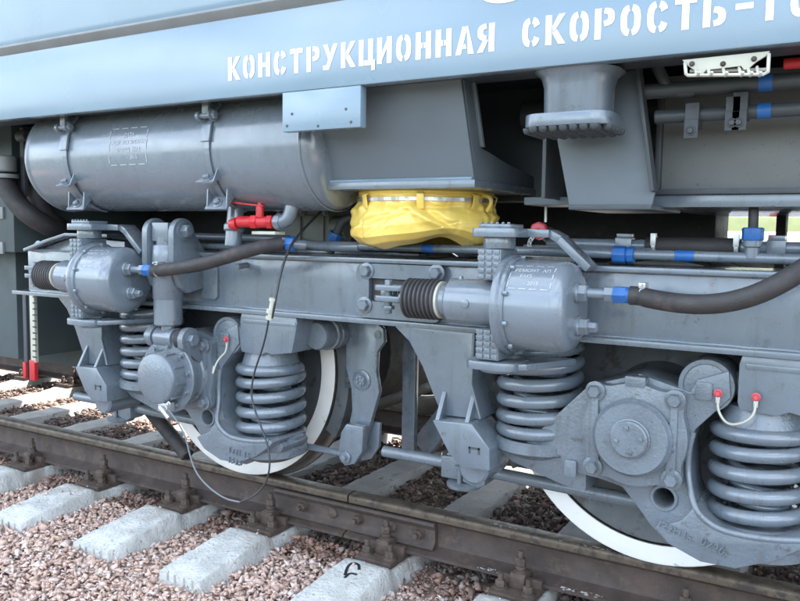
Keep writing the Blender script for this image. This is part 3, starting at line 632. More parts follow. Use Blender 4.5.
MB().hexb((at(39, 243, -.31).x, -.31, at(39, 243, -.31).z-.02), (0, -1, 0), .022, .022).build('bolt', 'grey_enamel', fr, 0)
# far side frame and cross beams
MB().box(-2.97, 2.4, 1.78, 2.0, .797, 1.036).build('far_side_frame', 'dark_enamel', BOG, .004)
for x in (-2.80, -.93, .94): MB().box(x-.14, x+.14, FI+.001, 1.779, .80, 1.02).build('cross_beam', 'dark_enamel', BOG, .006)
# small details on the web
b = MB().cyl(at(247, 265, FO), at(247, 265, FO)+Vector((.0, -.06, -.006)), .012, 14); b.build('stud', 'grey_enamel', fr, 0)
b = MB().prism(rrect(at(211, 281, FO).x, at(211, 281, FO).z, .045, .075, .02), FO-.012, FO); b.build('weld_pad', 'grey_enamel', fr, .004)
# slot plate by the right brake cylinder rod
sp = rrect(-.845, .918, .175, .098, .03); hole = rrect(-.86, .922, .105, .042, .006, 2)
b = MB().prism(sp, FO-.024, FO-.001, holes=[hole]); plt = b.build('slot_plate', 'grey_enamel', fr, 0)
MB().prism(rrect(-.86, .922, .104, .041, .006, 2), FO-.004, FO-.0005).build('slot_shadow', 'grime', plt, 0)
for px, py in ((367, 271), (365, 305), (437, 273)): MB().hexb((at(px, py, FO-.024).x, FO-.024, at(px, py, FO-.024).z), (0, -1, 0), .021, .024).build('bolt', 'grey_enamel', plt, 0)

# ---- wheelsets
def wheelset(X):
    for yf, s in ((-.025, 1), (2*YC+.025, -1)):
        d = (0, s, 0); o = (X, yf, .525)
        b = MB().lathe([(.455, .004), (.455, .0), (.518, .0), (.5245, .005), (.5265, .05), (.529, .08), (.537, .092), (.552, .098), (.556, .108), (.552, .122), (.54, .13), (.46, .13), (.46, .11)], o, d, 96, caps=False)
        wh = b.build('wheel', 'tread_steel', BOG, 0)
        b = MB().lathe([(.457, .006), (.457, -.0015), (.517, -.0015), (.524, .003)], o, d, 96, caps=False); b.build('rim_face', 'wheel_dusty' if X < -1 and s > 0 else 'wheel_white', wh, 0)
        b = MB().lathe([(.452, .012), (.43, .016), (.40, .028), (.30, .05), (.18, .03), (.15, -.02), (.10, -.02)], o, d, 64, caps=False); b.build('wheel_disc', 'wheel_dark', wh, 0)
    MB().cyl((X, -.32, .525), (X, 2*YC+.32, .525), .085, 24).build('axle', 'wheel_dark', BOG, 0)
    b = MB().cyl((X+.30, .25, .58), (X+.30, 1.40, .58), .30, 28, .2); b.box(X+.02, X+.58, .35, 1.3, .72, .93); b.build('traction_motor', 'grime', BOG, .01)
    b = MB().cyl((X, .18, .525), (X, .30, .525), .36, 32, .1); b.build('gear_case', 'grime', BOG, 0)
wheelset(0); wheelset(XL); wheelset(1.8675)

# ---- axle boxes
base = [(523, 445), (589, 385), (640, 374), (690, 392), (697, 380), (729, 371), (731, 398), (695, 430), (689, 450), (692, 490), (700, 511), (717, 526), (742, 533)]
OUT = xz(base, FO)+[(.48, .285), (.49, .27), (.48, .25)]+xz([(770, 558), (735, 568), (700, 561), (668, 543), (650, 525), (636, 505), (622, 487), (600, 479), (566, 470), (560, 456)], FO)
hc = at(664, 497.5, FO); HOLE = [(hc.x+.030*math.cos(2*math.pi*k/20), hc.z+.030*math.sin(2*math.pi*k/20)) for k in range(20)]
FN = -.388                                   # front of the spring seat at the casting's foot
SEAT = xz([(654, 527), (680, 521), (694, 507), (703, 519), (720, 530), (745, 536), (775, 540), (803, 540), (809, 544), (803, 549)], FN)+xz([(772, 562), (735, 569), (700, 562), (668, 544)], FN)
def axle_box(X, left):
    dx = lambda pts: [(a+X, c) for a, c in pts]
    b = MB().prism(dx(OUT), FO, -.16, holes=[dx(HOLE)]); ab = b.build('axle_box', 'cast_enamel', BOG, .006, ang=25)
    b = MB().prism(dx(SEAT), FN, -.17); b.build('spring_seat', 'cast_enamel', ab, .007, ang=25)
    # raised edge round the casting's foot and upright
    rim = [(a, FO-.004, c) for a, c in xz([(693, 432), (688, 452), (688, 478)], FO-.004)]+[(a, FN+.006, c) for a, c in xz([(694, 507), (703, 519), (720, 530), (745, 536), (775, 540), (801, 540.5)], FN+.006)]
    b = MB().tube([(a+X, y, c) for a, y, c in rim], .010, 10, sm=2); b.build('casting_rim', 'cast_enamel', ab, 0)
    b = MB().lathe([(.030, 0), (.032, .006), (.040, .006), (.043, 0)], (X+hc.x, FO, hc.z), (0, -1, 0), 28, caps=False); b.build('hole_collar', 'cast_enamel', ab, 0)
    # spring pans
    for (px, pz, r) in ((.34, .232, .152), (-.355, .432, .152)):
        b = MB().lathe([(r*.6, -.05), (r, -.02), (r, .008), (r-.012, .016), (r-.03, .012)], (X+px, -.22, pz), (0, 0, 1), 44); b.build('spring_pan', 'cast_enamel', ab, 0)
    b = MB().prism(dx([(-.49, .41), (-.25, .41), (-.16, .46), (-.16, .30), (-.24, .31), (-.42, .36)]), -.30, -.13); b.build('spring_arm', 'cast_enamel', ab, .012)
    # square boss and lower nose
    q = at(571, 468, FO); b = MB().prism(rrect(q.x+X, q.z, .020, .027, .006, 2), FO-.010, FO); b.build('square_boss', 'cast_enamel', ab, .003)
    # cover: rounded square with four bolt lobes
    pts = []
    for k in range(96):
        a = 2*math.pi*k/96; l = sum(math.exp(-(((a-c+math.pi) % (2*math.pi)-math.pi)/.20)**2) for c in (math.pi/4*i for i in (1, 3, 5, 7)))
        pts.append((X+(.158+.040*l)*math.cos(a), .530+(.158+.040*l)*math.sin(a)))
    b = MB().prism(pts, FO-.045, FO-.001); cv = b.build('cover', 'cast_enamel', ab, .007)
    MB().prism([(X-.032, .675), (X+.030, .675), (X+.030, .708), (X-.032, .708)], FO-.046, FO-.004).build('cover_lug', 'cast_enamel', cv, .004)
    for sx in (-1, 1):
        b = MB().prism([(X+sx*.128, .66), (X+sx*.108, .66), (X+sx*.098, .42), (X+sx*.128, .42)], FO-.057, FO-.045); b.build('rib', 'cast_enamel', cv, .005)
        for sz in (-1, 1): MB().hexb((X+sx*.118, FO-.050, .534+sz*.119), (0, -1, 0), .021, .026).build('bolt', 'cast_enamel', cv, 0)
    if not left:
        b = MB().lathe([(.118, 0), (.118, .020), (.112, .027), (.110, .034), (.106, .038), (.0, .038)], (X, FO-.045, .525), (0, -1, 0), 56, caps=False); b.build('bearing_disc', 'cast_enamel', cv, 0)
        b = MB().lathe([(.056, 0), (.060, .006), (.056, .008), (.055, .018), (.050, .022), (0, .022)], (X, FO-.083, .528), (0, -1, 0), 44, caps=False); cap = b.build('bearing_cap', 'cast_enamel', cv, 0)
        for a in (100, 190, 280, 10): MB().lathe([(.008, 0), (.007, .006), (0, .007)], (X+.036*math.cos(R(a)), FO-.105, .528+.036*math.sin(R(a))), (0, -1, 0), 12).build('bolt', 'cast_enamel', cap, 0)
    else:
        b = MB().lathe([(.132, 0), (.128, .015), (.122, .02), (.122, .085), (.126, .09)], (X, FO-.045, .527), (0, -1, 0), 56, caps=False)
        b.lathe([(.148, .078), (.150, .084), (.150, .096), (.145, .100), (.09, .100)], (X, FO-.045, .527), (0, -1, 0), 56, caps=False)
        b.lathe([(.108, .100), (.104, .155), (.100, .163), (.096, .166), (0, .166)], (X, FO-.045, .527), (0, -1, 0), 56, caps=False); dr = b.build('sensor_drum', 'cast_enamel', cv, 0)
        for k in range(10):
            a = 2*math.pi*(k+.3)/10; p = Vector((X+.127*math.cos(a), FO-.145, .527+.127*math.sin(a)))
            MB().hexb(p, (0, -1, 0), .009, .013).build('bolt', 'cast_enamel', dr, 0)
            p2 = Vector((X+.107*math.cos(a+.3), FO-.17, .527+.107*math.sin(a+.3))); MB().obox(p2+Vector((0, .025, 0)), p2+Vector((0, -.025, 0)), (math.cos(a+.3), 0, math.sin(a+.3)), .012, .007).build('rib', 'cast_enamel', dr, .001)
        b = MB(); p = Vector((X+.03, FO-.19, .425)); b.box(p.x-.022, p.x+.03, p.y-.01, p.y+.03, p.z-.03, p.z+.005); b.cyl(p+Vector((.0, -.02, -.01)), p+Vector((.05, -.02, -.05)), .010, 12); b.hexb(p+Vector((.04, -.01, .005)), (0, -1, 0), .008, .012); b.build('sensor_plug', 'zinc', dr, .002)
    # cast number
    for ln, cx, cz, a, size in ((('1221', 235, 454, -4, .034), ('15', 247, 457.5, -4, .034), ('1525', 235, 464, -4, .036)) if left else (('122Н', 668, 530.5, -16, .031), ('15', 686, 539.5, -18, .031), ('0720', 711, 549, -20, .034))):
        q = at(cx, cz, FN); cx, cz, a = q.x-(XL if left else 0), q.z, R(a)
        vs, fs = text2d(ln, size, 2, 1.05, ex=.006); b = MB()
        b.add([(X+cx+u*math.cos(a)-v*math.sin(a), FN-.0005-w2, cz+u*math.sin(a)+v*math.cos(a)) for u, v, w2 in vs], fs)
        b.build('cast_number', 'cast_enamel', ab, 0)
    # upper arm on the right with its lead eye
    b = MB().lathe([(.055, 0), (.063, .002), (.066, -.004), (.078, -.004), (.080, .004), (.080, .15), (.052, .154)], (X+.192, -.318, .693), (0, 1, 0), 36); b.build('lead_eye', 'cast_enamel', ab, 0)
    q = at(704, 391, FO); b = MB().prism(rrect(q.x+X, q.z, .024, .026, .008, 3), FO-.008, FO); b.build('eye_plate', 'cast_enamel', ab, .002)
    MB().cyl((X+.19, -.235, .692), (X+.55, -.235, .712), .036, 18).build('axle_box_lead', 'cast_enamel', BOG, 0)
    MB().cyl((X-.22, -.235, .43), (X-.58, -.235, .43), .040, 18).build('axle_box_lead', 'cast_enamel', BOG, 0)
    return ab
abR = axle_box(0, False); abL = axle_box(XL, True); axle_box(1.8675, False)

# ---- coil springs
def coil(b, cx, cy, z0, z1, rm, rw, turns, hand=1, ph=0.0):
    n = int(turns*28); pts = []
    for k in range(n+1):
        t = k/n; tt = t*turns; zl = min(1, tt/.8)*.5*.8 if False else 0
        # closed end coils: slower rise on the first and last turn
        u = tt; e = .75
        rise = lambda u: u*u/(2*e) if u < e else (u-e/2 if u < turns-e else turns-e-(turns-u)**2/(2*e))
        z = z0+rw+(z1-z0-2*rw)*rise(u)/(turns-e); a = ph+hand*2*math.pi*u
        pts.append((cx+rm*math.cos(a), cy+rm*math.sin(a), z))
    b.tube(pts, rw, 14)
for X in (0, XL, 1.8675):
    for off, z0, z1, tn in ((.34, .246, .590, 5.7), (-.355, .447, .797, 6.3)):
        b = MB(); coil(b, X+off, -.22, z0, z1, .126, .0215, tn, 1, 2.2); s_ = b.build('coil_spring', 'grey_enamel', BOG, 0)
        b = MB(); coil(b, X+off, -.22, z0, z1, .078, .013, tn*1.3, -1, .5); b.build('inner_coil', 'grey_enamel', s_, 0)
    # spring cap and the frame bracket above the low spring
    b = MB().lathe([(.118, -.006), (.122, .0), (.118, .010), (.104, .06), (.09, .062)], (X+.34, -.22, .580), (0, 0, 1), 40); b.build('spring_cap', 'cast_enamel', BOG, 0)
    pg = [(.288, .797), (.565, .797), (.572, .775), (.545, .655), (.445, .640), (.415, .646), (.385, .632), (.288, .638), (.281, .66), (.281, .77)]
    b = MB().prism([(X+a, c) for a, c in pg], -.345, -.12); kb = b.build('spring_bracket', 'grey_enamel', BOG, .006)
    b = MB().prism([(X+a, c) for a, c in [(.30, .774), (.563, .774), (.57, .760), (.30, .758)]], -.349, -.345); b.build('edge_weld', 'grey_enamel', kb, .002)
    b = MB().lathe([(.052, -.01), (.058, 0), (.058, .06), (.066, .062), (.066, .085), (.060, .09), (.066, .095), (.066, .13), (.058, .14), (.058, .24), (.04, .25)], (X+.585, -.235, .715), (0, 1, 0), 32); b.build('lead_bush', 'cast_enamel', BOG, 0)
    # horn bracket with its cover
    hb = [(-.865, .797), (-.545, .797), (-.552, .62), (-.515, .50), (-.665, .497), (-.700, .565), (-.745, .66), (-.80, .745)]
    b = MB().prism([(X+a, c) for a, c in hb], -.345, -.12); horn = b.build('horn_bracket', 'grey_enamel', BOG, .008)
    b = MB().tube([(X-.548, -.346, .79), (X-.555, -.346, .62), (X-.518, -.346, .505)], .006, 8); b.build('weld_seam', 'grey_enamel', horn, 0)
    cvp = [(-.672, .492), (-.522, .500), (-.455, .424), (-.452, .350), (-.555, .343), (-.605, .385)]
    b = MB().prism([(X+a, c) for a, c in cvp], -.405, -.24); hc2 = b.build('lead_cover', 'grey_enamel', horn, .008)
    for px in (-.655, -.545):
        b = MB().add([(X+px-.008, -.40, .49), (X+px+.008, -.40, .49), (X+px+.008, -.345, .49), (X+px-.008, -.345, .49), (X+px-.008, -.346, .585), (X+px+.008, -.346, .585)], [(0, 1, 2, 3), (0, 4, 5, 1), (3, 2, 5, 4), (0, 3, 4), (1, 5, 2)]); b.build('rib', 'grey_enamel', hc2, .004)
    b = MB(); s0 = .0035; q = (X-.510, .405)
    for (x0, x1, z0, z1) in ((-.02, .02, .010, .016), (-.02, -.014, -.006, .016), (.014, .02, -.006, .016)): b.box(q[0]+x0, q[0]+x1, -.4075, -.4045, q[1]+z0, q[1]+z1)
    b.build('square_stamp', 'dark_enamel', hc2, 0)
    b = MB().cyl((X-.53, -.37, .335), (X-.53, -.18, .335), .055, 24); b.build('lead_boss', 'grey_enamel', horn, 0)
    # brake rod with a clevis and cross pin running along the bogie's foot
    yb = -.13
    b = MB().cyl((X-1.03, yb, .262), (X-.745, yb, .262), .0225, 18); rod = b.build('brake_rod', 'cast_enamel', BOG, 0)
    b = MB().prism([(X-.755, .295), (X-.70, .300), (X-.665, .255), (X-.66, .215), (X-.755, .215)], yb-.035, yb-.012); b.prism([(X-.755, .295), (X-.70, .300), (X-.665, .255), (X-.66, .215), (X-.755, .215)], yb+.012, yb+.035)
    b.prism([(X-.66, .290), (X-.57, .290), (X-.57, .215), (X-.60, .200), (X-.66, .215)], yb-.045, yb+.045); b.build('clevis', 'cast_enamel', rod, .004)
    b = MB().lathe([(.062, 0), (.065, .006), (.065, .014), (.05, .018)], (X-.665, yb-.02, .19), (0, 0, 1), 28); b.cyl((X-.672, yb-.045, .19), (X-.672, yb-.045, .27), .009, 10); b.lathe([(.02, 0), (.02, .006)], (X-.672, yb-.045, .268), (0, 0, 1), 14); b.build('clevis_pin', 'cast_enamel', rod, 0)
    b = MB().cyl((X-.575, yb, .255), (X+.02, yb, .245), .0225, 18); b.build('brake_rod', 'cast_enamel', BOG, 0)
    # brake hanger right of each wheel
    hp = xz([(346, 323), (376, 322), (383, 329), (384, 342), (377, 352), (376, 372), (379, 392), (370, 424), (362, 452), (345, 446), (352, 410), (351, 388), (346, 368)], -.10)
    b = MB().prism([(a-XL+X, c) for a, c in hp], -.10, -.075); hg = b.build('brake_hanger', 'grey_enamel', BOG, .004)
    q = at(362, 380, -.10); c = Vector((q.x-XL+X, -.10, q.z)); b = MB().lathe([(.042, 0), (.042, .006), (.034, .010), (.030, .006), (.026, .006), (.022, .016), (0, .018)], c, (0, -1, 0), 28, caps=False)
    for k in range(5): b.lathe([(.006, 0), (.005, .006), (0, .007)], c+Vector((.014*math.cos(k*1.257), -.015, .014*math.sin(k*1.257))), (0, -1, 0), 8)
    b.build('hanger_boss', 'grey_enamel', hg, 0)
    q = at(378, 335, -.10); MB().lathe([(.016, 0), (.016, .005), (0, .006)], (q.x-XL+X, -.10, q.z), (0, -1, 0), 16).build('bolt', 'grey_enamel', hg, 0)
    sh = xz([(339, 445), (341, 432), (346, 424), (363, 427), (362, 452), (354, 464), (345, 466), (339, 459)], -.155)
    b = MB().prism([(a-XL+X, c) for a, c in sh], -.155, -.115); b.prism([(a-XL+X+.02, c) for a, c in sh], -.06, -.04); sk = b.build('shackle', 'grey_enamel', hg, .005)
    q = at(346, 457, -.155); b = MB().cyl((q.x-XL+X, -.168, q.z), (q.x-XL+X, -.03, q.z), .026, 22); b.lathe([(.014, 0), (.012, .012), (0, .014)], (q.x-XL+X, -.168, q.z), (0, -1, 0), 12); b.build('shackle_pin', 'grey_enamel', sk, 0)
    p = at(345, 455, -.10); b = MB().cyl((p.x-XL+X, -.10, p.z+.004), (p.x-XL+X-.62, -.10, p.z+.012), .014, 14); b.build('tie_rod', 'grey_enamel', sk, 0)
    # brake block on the tread
    n = 10; bl = [(X+(.537+d)*math.cos(a), .525+(.537+d)*math.sin(a)) for d, rg in ((0, range(n+1)), (.06, range(n, -1, -1))) for a in [R(-28+44*k/n) for k in rg]]
    b = MB().prism(bl, -.02, .085); b.build('brake_block', 'wheel_dark', BOG, .004)
    b = MB().prism([(2*X-a, c) for a, c in bl], -.02, .085); b.build('brake_block', 'wheel_dark', BOG, .004)
    MB().box(X-.70, X-.61, -.05, .10, .30, .78).build('block_holder', 'dark_enamel', BOG, .006)
    b = MB().box(X+.60, X+.665, -.06, .11, .48, .56); b.hexb((X+.63, -.06, .52), (0, -1, 0), .016, .02); b.build('block_holder', 'dark_enamel', BOG, .004)
# brake gear deeper inside between the wheels
b = MB(); p, q = at(411, 335, .15), at(412, 452, .15); b.obox((p.x, .15, .80), (p.x, .15, q.z), (1, 0, 0), .062, .03); b.build('safety_strap', 'grey_enamel', BOG, .003)
b = MB(); p, q = at(425, 446, .30), at(458, 405, .30); b.obox((p.x, .30, p.z), (q.x+.06, .30, q.z+.08), (0, 1, 0), .10, .10); b.build('diagonal_beam', 'grey_enamel', BOG, .005)
b = MB().cyl((at(430, 415, .5).x-.3, .2, .30), (at(430, 415, .5).x-.3, 1.4, .30), .05, 16); b.build('brake_shaft', 'grime', BOG, 0)
b = MB().cyl(at(138, 395, .02), at(188, 452, .02)-Vector((0, 0, .02)), .036, 16); b.cyl(at(155, 412, .02), at(150, 407, .02), .040, 16); b.build('sand_hose', 'rubber', BOG, 0)

# ---- brake cylinders
CY, CZ = -.50, .915
def brake_cylinder(X0, tag_lines):
    D = (1, 0, 0); o = (X0, CY, CZ)
    XG = X0-.048; og = (XG, CY, CZ)
    pr = [(.132, 0), (.137, .004), (.137, .150)]+[(.097+.040*math.cos(k/8*math.pi/2), .150+.042*math.sin(k/8*math.pi/2)) for k in range(1, 9)]+[(0, .194)]
    b = MB().lathe(pr, o, D, 72, caps=False); bc = b.build('brake_cylinder', 'tank_enamel', BOG, 0)
    b = MB().lathe([(.10, -.024), (.150, -.024), (.153, -.020), (.153, -.006), (.150, -.003), (.146, .0), (.146, .010), (.142, .014), (.12, .014)], o, D, 72, caps=False); b.build('flange', 'grey_enamel', bc, 0)
    for k in range(10):
        a = 2*math.pi*(k+.5)/10; MB().hexb((X0+.012, CY+.1435*math.cos(a), CZ+.1435*math.sin(a)), D, .0075, .014, False).build('flange_bolt', 'tank_enamel', bc, 0)
    b = MB().lathe([(.045, -.215), (.052, -.212), (.052, -.180), (.066, -.172), (.072, -.165), (.072, .015)], og, D, 44, caps=False)
    b.lathe([(.013, 0), (.013, .004), (.010, .005)], (XG-.09, CY-.072, CZ), (0, -1, 0), 16); b.lathe([(.008, 0), (.006, .01)], (XG-.14, CY, CZ+.070), (0, 0, 1), 10); b.build('piston_guide', 'tank_enamel', bc, 0)
    pb = []
    for k in range(8): pb += [(.058, -.330+k*.0155), (.066, -.326+k*.0155), (.066, -.321+k*.0155), (.058, -.3175+k*.0155)]
    pb = [(.03, -.332)]+[(r, t) for r, t in pb]+[(.056, -.206)]
    b = MB().lathe(pb, og, D, 40, caps=False); b.build('rubber_boot', 'rubber_boot', bc, 0)
    b = MB().lathe([(.060, -.208), (.060, -.200)], og, D, 36); b.build('boot_clip', 'cream_paint', bc, 0)
    # rod end: fork with pin
    b = MB().cyl((XG-.36, CY, CZ), (XG-.32, CY, CZ), .020, 14)
    for s in (.022, -.014): b.prism(rrect(XG-.405, CY+.02, .062, .034, .03), CZ+s-.002, CZ+s+.016, 'z')
    b.cyl((XG-.42, CY+.02, CZ-.06), (XG-.42, CY+.02, CZ+.055), .013, 12); b.lathe([(.022, 0), (.022, .012)], (XG-.42, CY+.02, CZ-.045), (0, 0, 1), 6); b.build('rod_fork', 'grey_enamel', bc, .003)
    b = MB().box(XG-.47, XG-.40, -.45, FO, CZ-.018, CZ+.018); b.build('lever_arm', 'grey_enamel', bc, .004)
    # mounting lugs with studded pads
    for s in (1, -1):
        z0, z1 = (CZ+.075, CZ+.168) if s > 0 else (CZ-.168, CZ-.075)
        b = MB().box(X0-.098, X0-.024, CY-.070, CY+.06, z0, z1); pad = b.build('mounting_pad', 'cast_enamel', bc, .004)
        b = MB()
        for i in range(3):
            for j in range(5): b.box(X0-.094+i*.024, X0-.076+i*.024, CY-.074, CY-.069, z0+.004+j*.0185, z0+.018+j*.0185)
        for i in range(5):
            for j in range(5): b.box(X0-.102, X0-.0975, CY-.066+i*.024, CY-.050+i*.024, z0+.004+j*.0185, z0+.018+j*.0185)
        b.build('tread_studs', 'cast_enamel', pad, .0015)
    b = MB().lathe([(.05, 0), (.05, .035)], (X0-.06, CY, CZ+.170), (0, 0, 1), 28); b.prism(rrect(X0-.055, CY, .075, .075, .035), CZ+.205, CZ+.232, 'z'); b.prism(rrect(X0-.055, CY, .055, .06, .02), CZ+.232, CZ+.244, 'z')
    pp = [(X0+.015, CZ+.219), (X0+.085, CZ+.217), (X0+.115, CZ+.200), (X0+.205, CZ+.115)]
    for i in range(3): b.obox((pp[i][0], CY+.075, pp[i][1]), (pp[i+1][0]+.003, CY+.075, pp[i+1][1]), (0, 1, 0), .075 if i else .10, .024)
    for i in range(6): b.lathe([(.006, 0), (.005, .006)], (X0-.1+i*.018, CY-.05, CZ+.244), (0, 0, 1), 6)
    b.build('upper_arm', 'grey_enamel', bc, .005)
    b = MB().prism(rrect(X0-.055, CY, .085, .085, .05), CZ-.198, CZ-.172, 'z'); b.prism([(X0-.04, CY-.075), (X0+.05, CY-.03), (X0+.14, FO), (X0-.10, FO), (X0-.12, CY-.03)], CZ-.196, CZ-.176, 'z'); b.lathe([(.055, 0), (.055, -.012), (.04, -.016)], (X0-.055, CY, CZ-.198), (0, 0, 1), 28); b.build('lower_arm', 'grey_enamel', bc, .004)
    # ports on the end face
    for dz, dy in ((.048, -.02), (-.052, .0)):
        p = Vector((X0+.188, CY+dy, CZ+dz)); b = MB().lathe([(.030, 0), (.030, .012), (.026, .016)], p, D, 24); b.lathe([(.026, .014), (.026, .036), (.022, .040)], p, D, 6)
        if dz > 0: b.lathe([(.015, .036), (.015, .105)], p, D, 20); b.lathe([(.022, .090), (.022, .115), (.019, .118)], p, D, 6)
        else: b.lathe([(.016, .038), (.016, .062), (.012, .066)], p, D, 6)
        b.build('port_fitting' if dz > 0 else 'port_plug', 'grey_enamel', bc, 0)
    wrap_text(tag_lines, X0+.083, R(50), .0175, .024, CY, CZ, .1382, 'stencil', bc, frame=(-.064, .066, -.060, .028))
    return Vector((X0+.188+.115, CY-.02, CZ+.048)), bc
pR, bcR = brake_cylinder(-.338, ['РЕМОНТ  АП', 'БМЗ      ', '   - 2015'])
pL, bcL = brake_cylinder(-2.235, ['РЕМОНТ  АП', 'БМЗ      ', '   - 2015'])
def hose(p, path, rad, bc, nm):
    b = MB().lathe([(.026, 0), (.026, .034), (.023, .038)], p, (1, 0, 0), 6); b.lathe([(.023, .034), (.023, .05)], p, (1, 0, 0), 18); b.build('blue_nut', 'blue_paint', bc, .001)
    b = MB().tube([p+Vector((.045, 0, 0)), p+Vector((.075, 0, 0))]+path, rad, 18, sm=3); h = b.build(nm, 'rubber', bc, 0)
    q = p+Vector((.075, 0, 0)); b = MB().lathe([(rad+.003, 0), (rad+.003, .012)], q, (1, 0, 0), 24); b.obox(q+Vector((.006, -.02, rad+.004)), q+Vector((.006, .02, rad+.004)), (1, 0, 0), .018, .014); b.cyl(q+Vector((.006, -.035, rad+.006)), q+Vector((.006, .02, rad+.006)), .004, 8); b.build('hose_clip', 'zinc', bc, .001)
hose(pR, [at(650, 299, -.54), at(690, 305, -.58), at(730, 303, -.60), at(770, 290, -.60), at(815, 262, -.56), at(870, 225, -.45)], .0265, bcR, 'brake_hose')
hose(pL, [at(170, 269, -.56), at(200, 265, -.58), at(230, 256, -.56), at(260, 247, -.52), at(282, 243.5, -.46)], .0255, bcL, 'brake_hose')

# ---- vertical damper on the left axle box
DX, DY = -1.885, -.445
b = MB().lathe([(.052, 0), (.058, .006), (.058, .118), (.050, .122)], (DX, DY, .735), (0, 0, 1), 36); b.lathe([(.056, .105), (.061, .112), (.061, .285), (.058, .325), (.054, .330)], (DX, DY, .735), (0, 0, 1), 36)
b.lathe([(.045, .325), (.045, .36)], (DX, DY, .735), (0, 0, 1), 24); dm = b.build('damper', 'grey_enamel', BOG, 0)
b = MB().box(DX-.045, DX+.045, DY-.04, DY+.04, 1.08, 1.155); b.cyl((DX-.12, DY, 1.125), (DX+.13, DY, 1.125), .022, 16); b.build('upper_eye', 'grey_enamel', dm, .012)
for x, big in ((DX-.085, 0), (DX+.065, 1)):
    n = 14; top = [(DY+.058*math.cos(math.pi*k/n), 1.115+.058*math.sin(math.pi*k/n)) for k in range(n+1)]
    pl = [(FO+.01, .89), (FO+.01, 1.03)]+top+[(DY-.06, .99), (DY-.02, .90), (DY+.02, .87)]
    b = MB().prism(pl, x, x+.030, 'x'); er = b.build('damper_bracket', 'grey_enamel', dm, .004)
MB().hexb((DX+.095, DY, 1.122), (1, 0, 0), .028, .03).build('nut', 'grey_enamel', dm, 0)
b = MB().cyl((DX-.12, DY, .683), (DX+.12, DY, .683), .030, 20)
b.lathe([(.043, 0), (.043, .10)], (DX-.05, DY, .683), (1, 0, 0), 30); b.cyl((DX, DY, .68), (DX, DY, .74), .03, 16); b.build('lower_eye', 'grey_enamel', dm, .002)
for x0, x1 in ((DX-.098, DX-.066), (DX+.066, DX+.098)): MB().lathe([(.040, 0), (.044, .004), (.044, x1-x0-.004), (.040, x1-x0)], (x0, DY, .683), (1, 0, 0), 30).build('rubber_washer', 'grey_enamel' if x0 < DX-.08 else 'rubber', dm, 0)
MB().hexb((DX+.125, DY, .683), (1, 0, 0), .026, .026).build('nut', 'grey_enamel', dm, 0)
b = MB(); n = 12; top = [(DY+.05*math.cos(math.pi*(k/n)), .683+.05*math.sin(math.pi*k/n)) for k in range(n+1)]
b.prism([(FO-.03, .60)]+top+[(DY-.045, .65), (FO-.06, .575)], DX+.098, DX+.128, 'x'); b.box(DX-.02, DX+.15, FO-.05, FO-.005, .57, .66); b.build('lower_bracket', 'cast_enamel', dm, .006)

# ---- pipes along the top of the frame
def pipe(p, q, r, nm, par, mat='grey_enamel', s=18): return MB().cyl(p, q, r, s, .05).build(nm, mat, par, 0)
z1 = 1.062; p1 = pipe((-1.40, -.285, 1.078), (2.4, -.285, z1), .0155, 'brake_pipe', BOG)
def on(px, py, y): return at(px, py, y).x
for px, w_ in ((429, .045), (685, .055)): x = on(px, 252, -.285); MB().lathe([(.0168, 0), (.0168, w_)], (x-w_/2, -.285, 1.078-(x+1.4)*.0042), (1, 0, 0), 24).build('blue_band', 'blue_paint', p1, 0)
x = on(623, 257, -.285); b = MB().lathe([(.026, -.03), (.028, -.02), (.028, .008), (.022, .012), (.027, .016), (.027, .035)], (x, -.285, 1.070), (1, 0, 0), 8); b.build('blue_union', 'blue_paint', p1, .001)
x = on(752, 250, -.285); b = MB().lathe([(.020, 0), (.020, .03), (.026, .034), (.026, .05)], (x, -.285, 1.070), (0, 0, 1), 16); b.build('tee_branch', 'grey_enamel', p1, 0); MB().lathe([(.028, .05), (.030, .056), (.030, .085), (.025, .088)], (x, -.285, 1.070), (0, 0, 1), 8).build('blue_nut', 'blue_paint', p1, .001)
MB().tube([(x, -.285, 1.15), (x-.003, -.27, 1.22), (x-.012, -.20, 1.27)], .014, 10, sm=2).build('riser_hose', 'rubber', p1, 0)
p2 = pipe((-.36, -.17, 1.098), (2.4, -.17, 1.098), .020, 'brake_pipe', BOG)
xa, xb = on(646, 250, -.17), on(741, 252, -.17); MB().lathe([(.026, 0), (.029, .01), (.029, xb-xa-.01), (.026, xb-xa)], (xa, -.17, 1.098), (1, 0, 0), 22).build('rubber_sleeve', 'rubber', p2, 0)
for px in (653, 735): x = on(px, 250, -.17); b = MB().lathe([(.031, 0), (.031, .012)], (x, -.17, 1.098), (1, 0, 0), 22); b.box(x-.002, x+.014, -.205, -.185, 1.10, 1.138); b.build('sleeve_clip', 'zinc', p2, .001)
for px in (625, 777): x = on(px, 246, -.17); b = MB().box(x-.026, x+.026, -.198, -.14, 1.075, 1.098+.024); b.box(x-.022, x+.022, -.196, -.14, 1.122, 1.136); b.build('pipe_clamp', 'grey_enamel', p2, .003)
p3 = pipe((-.42, -.235, 1.083), (.0, -.235, 1.080), .012, 'control_pipe', BOG)
p4 = pipe((-2.2, -.20, 1.100), (-1.45, -.20, 1.095), .016, 'brake_pipe', BOG); pipe((-2.2, -.29, 1.06), (-1.62, -.29, 1.06), .012, 'control_pipe', BOG)
MB().tube([at(303, 243, -.30), at(315, 246, -.29), at(340, 247, -.285), at(360, 247, -.285)], .019, 12, sm=2).build('brake_pipe', 'grey_enamel', BOG, 0)
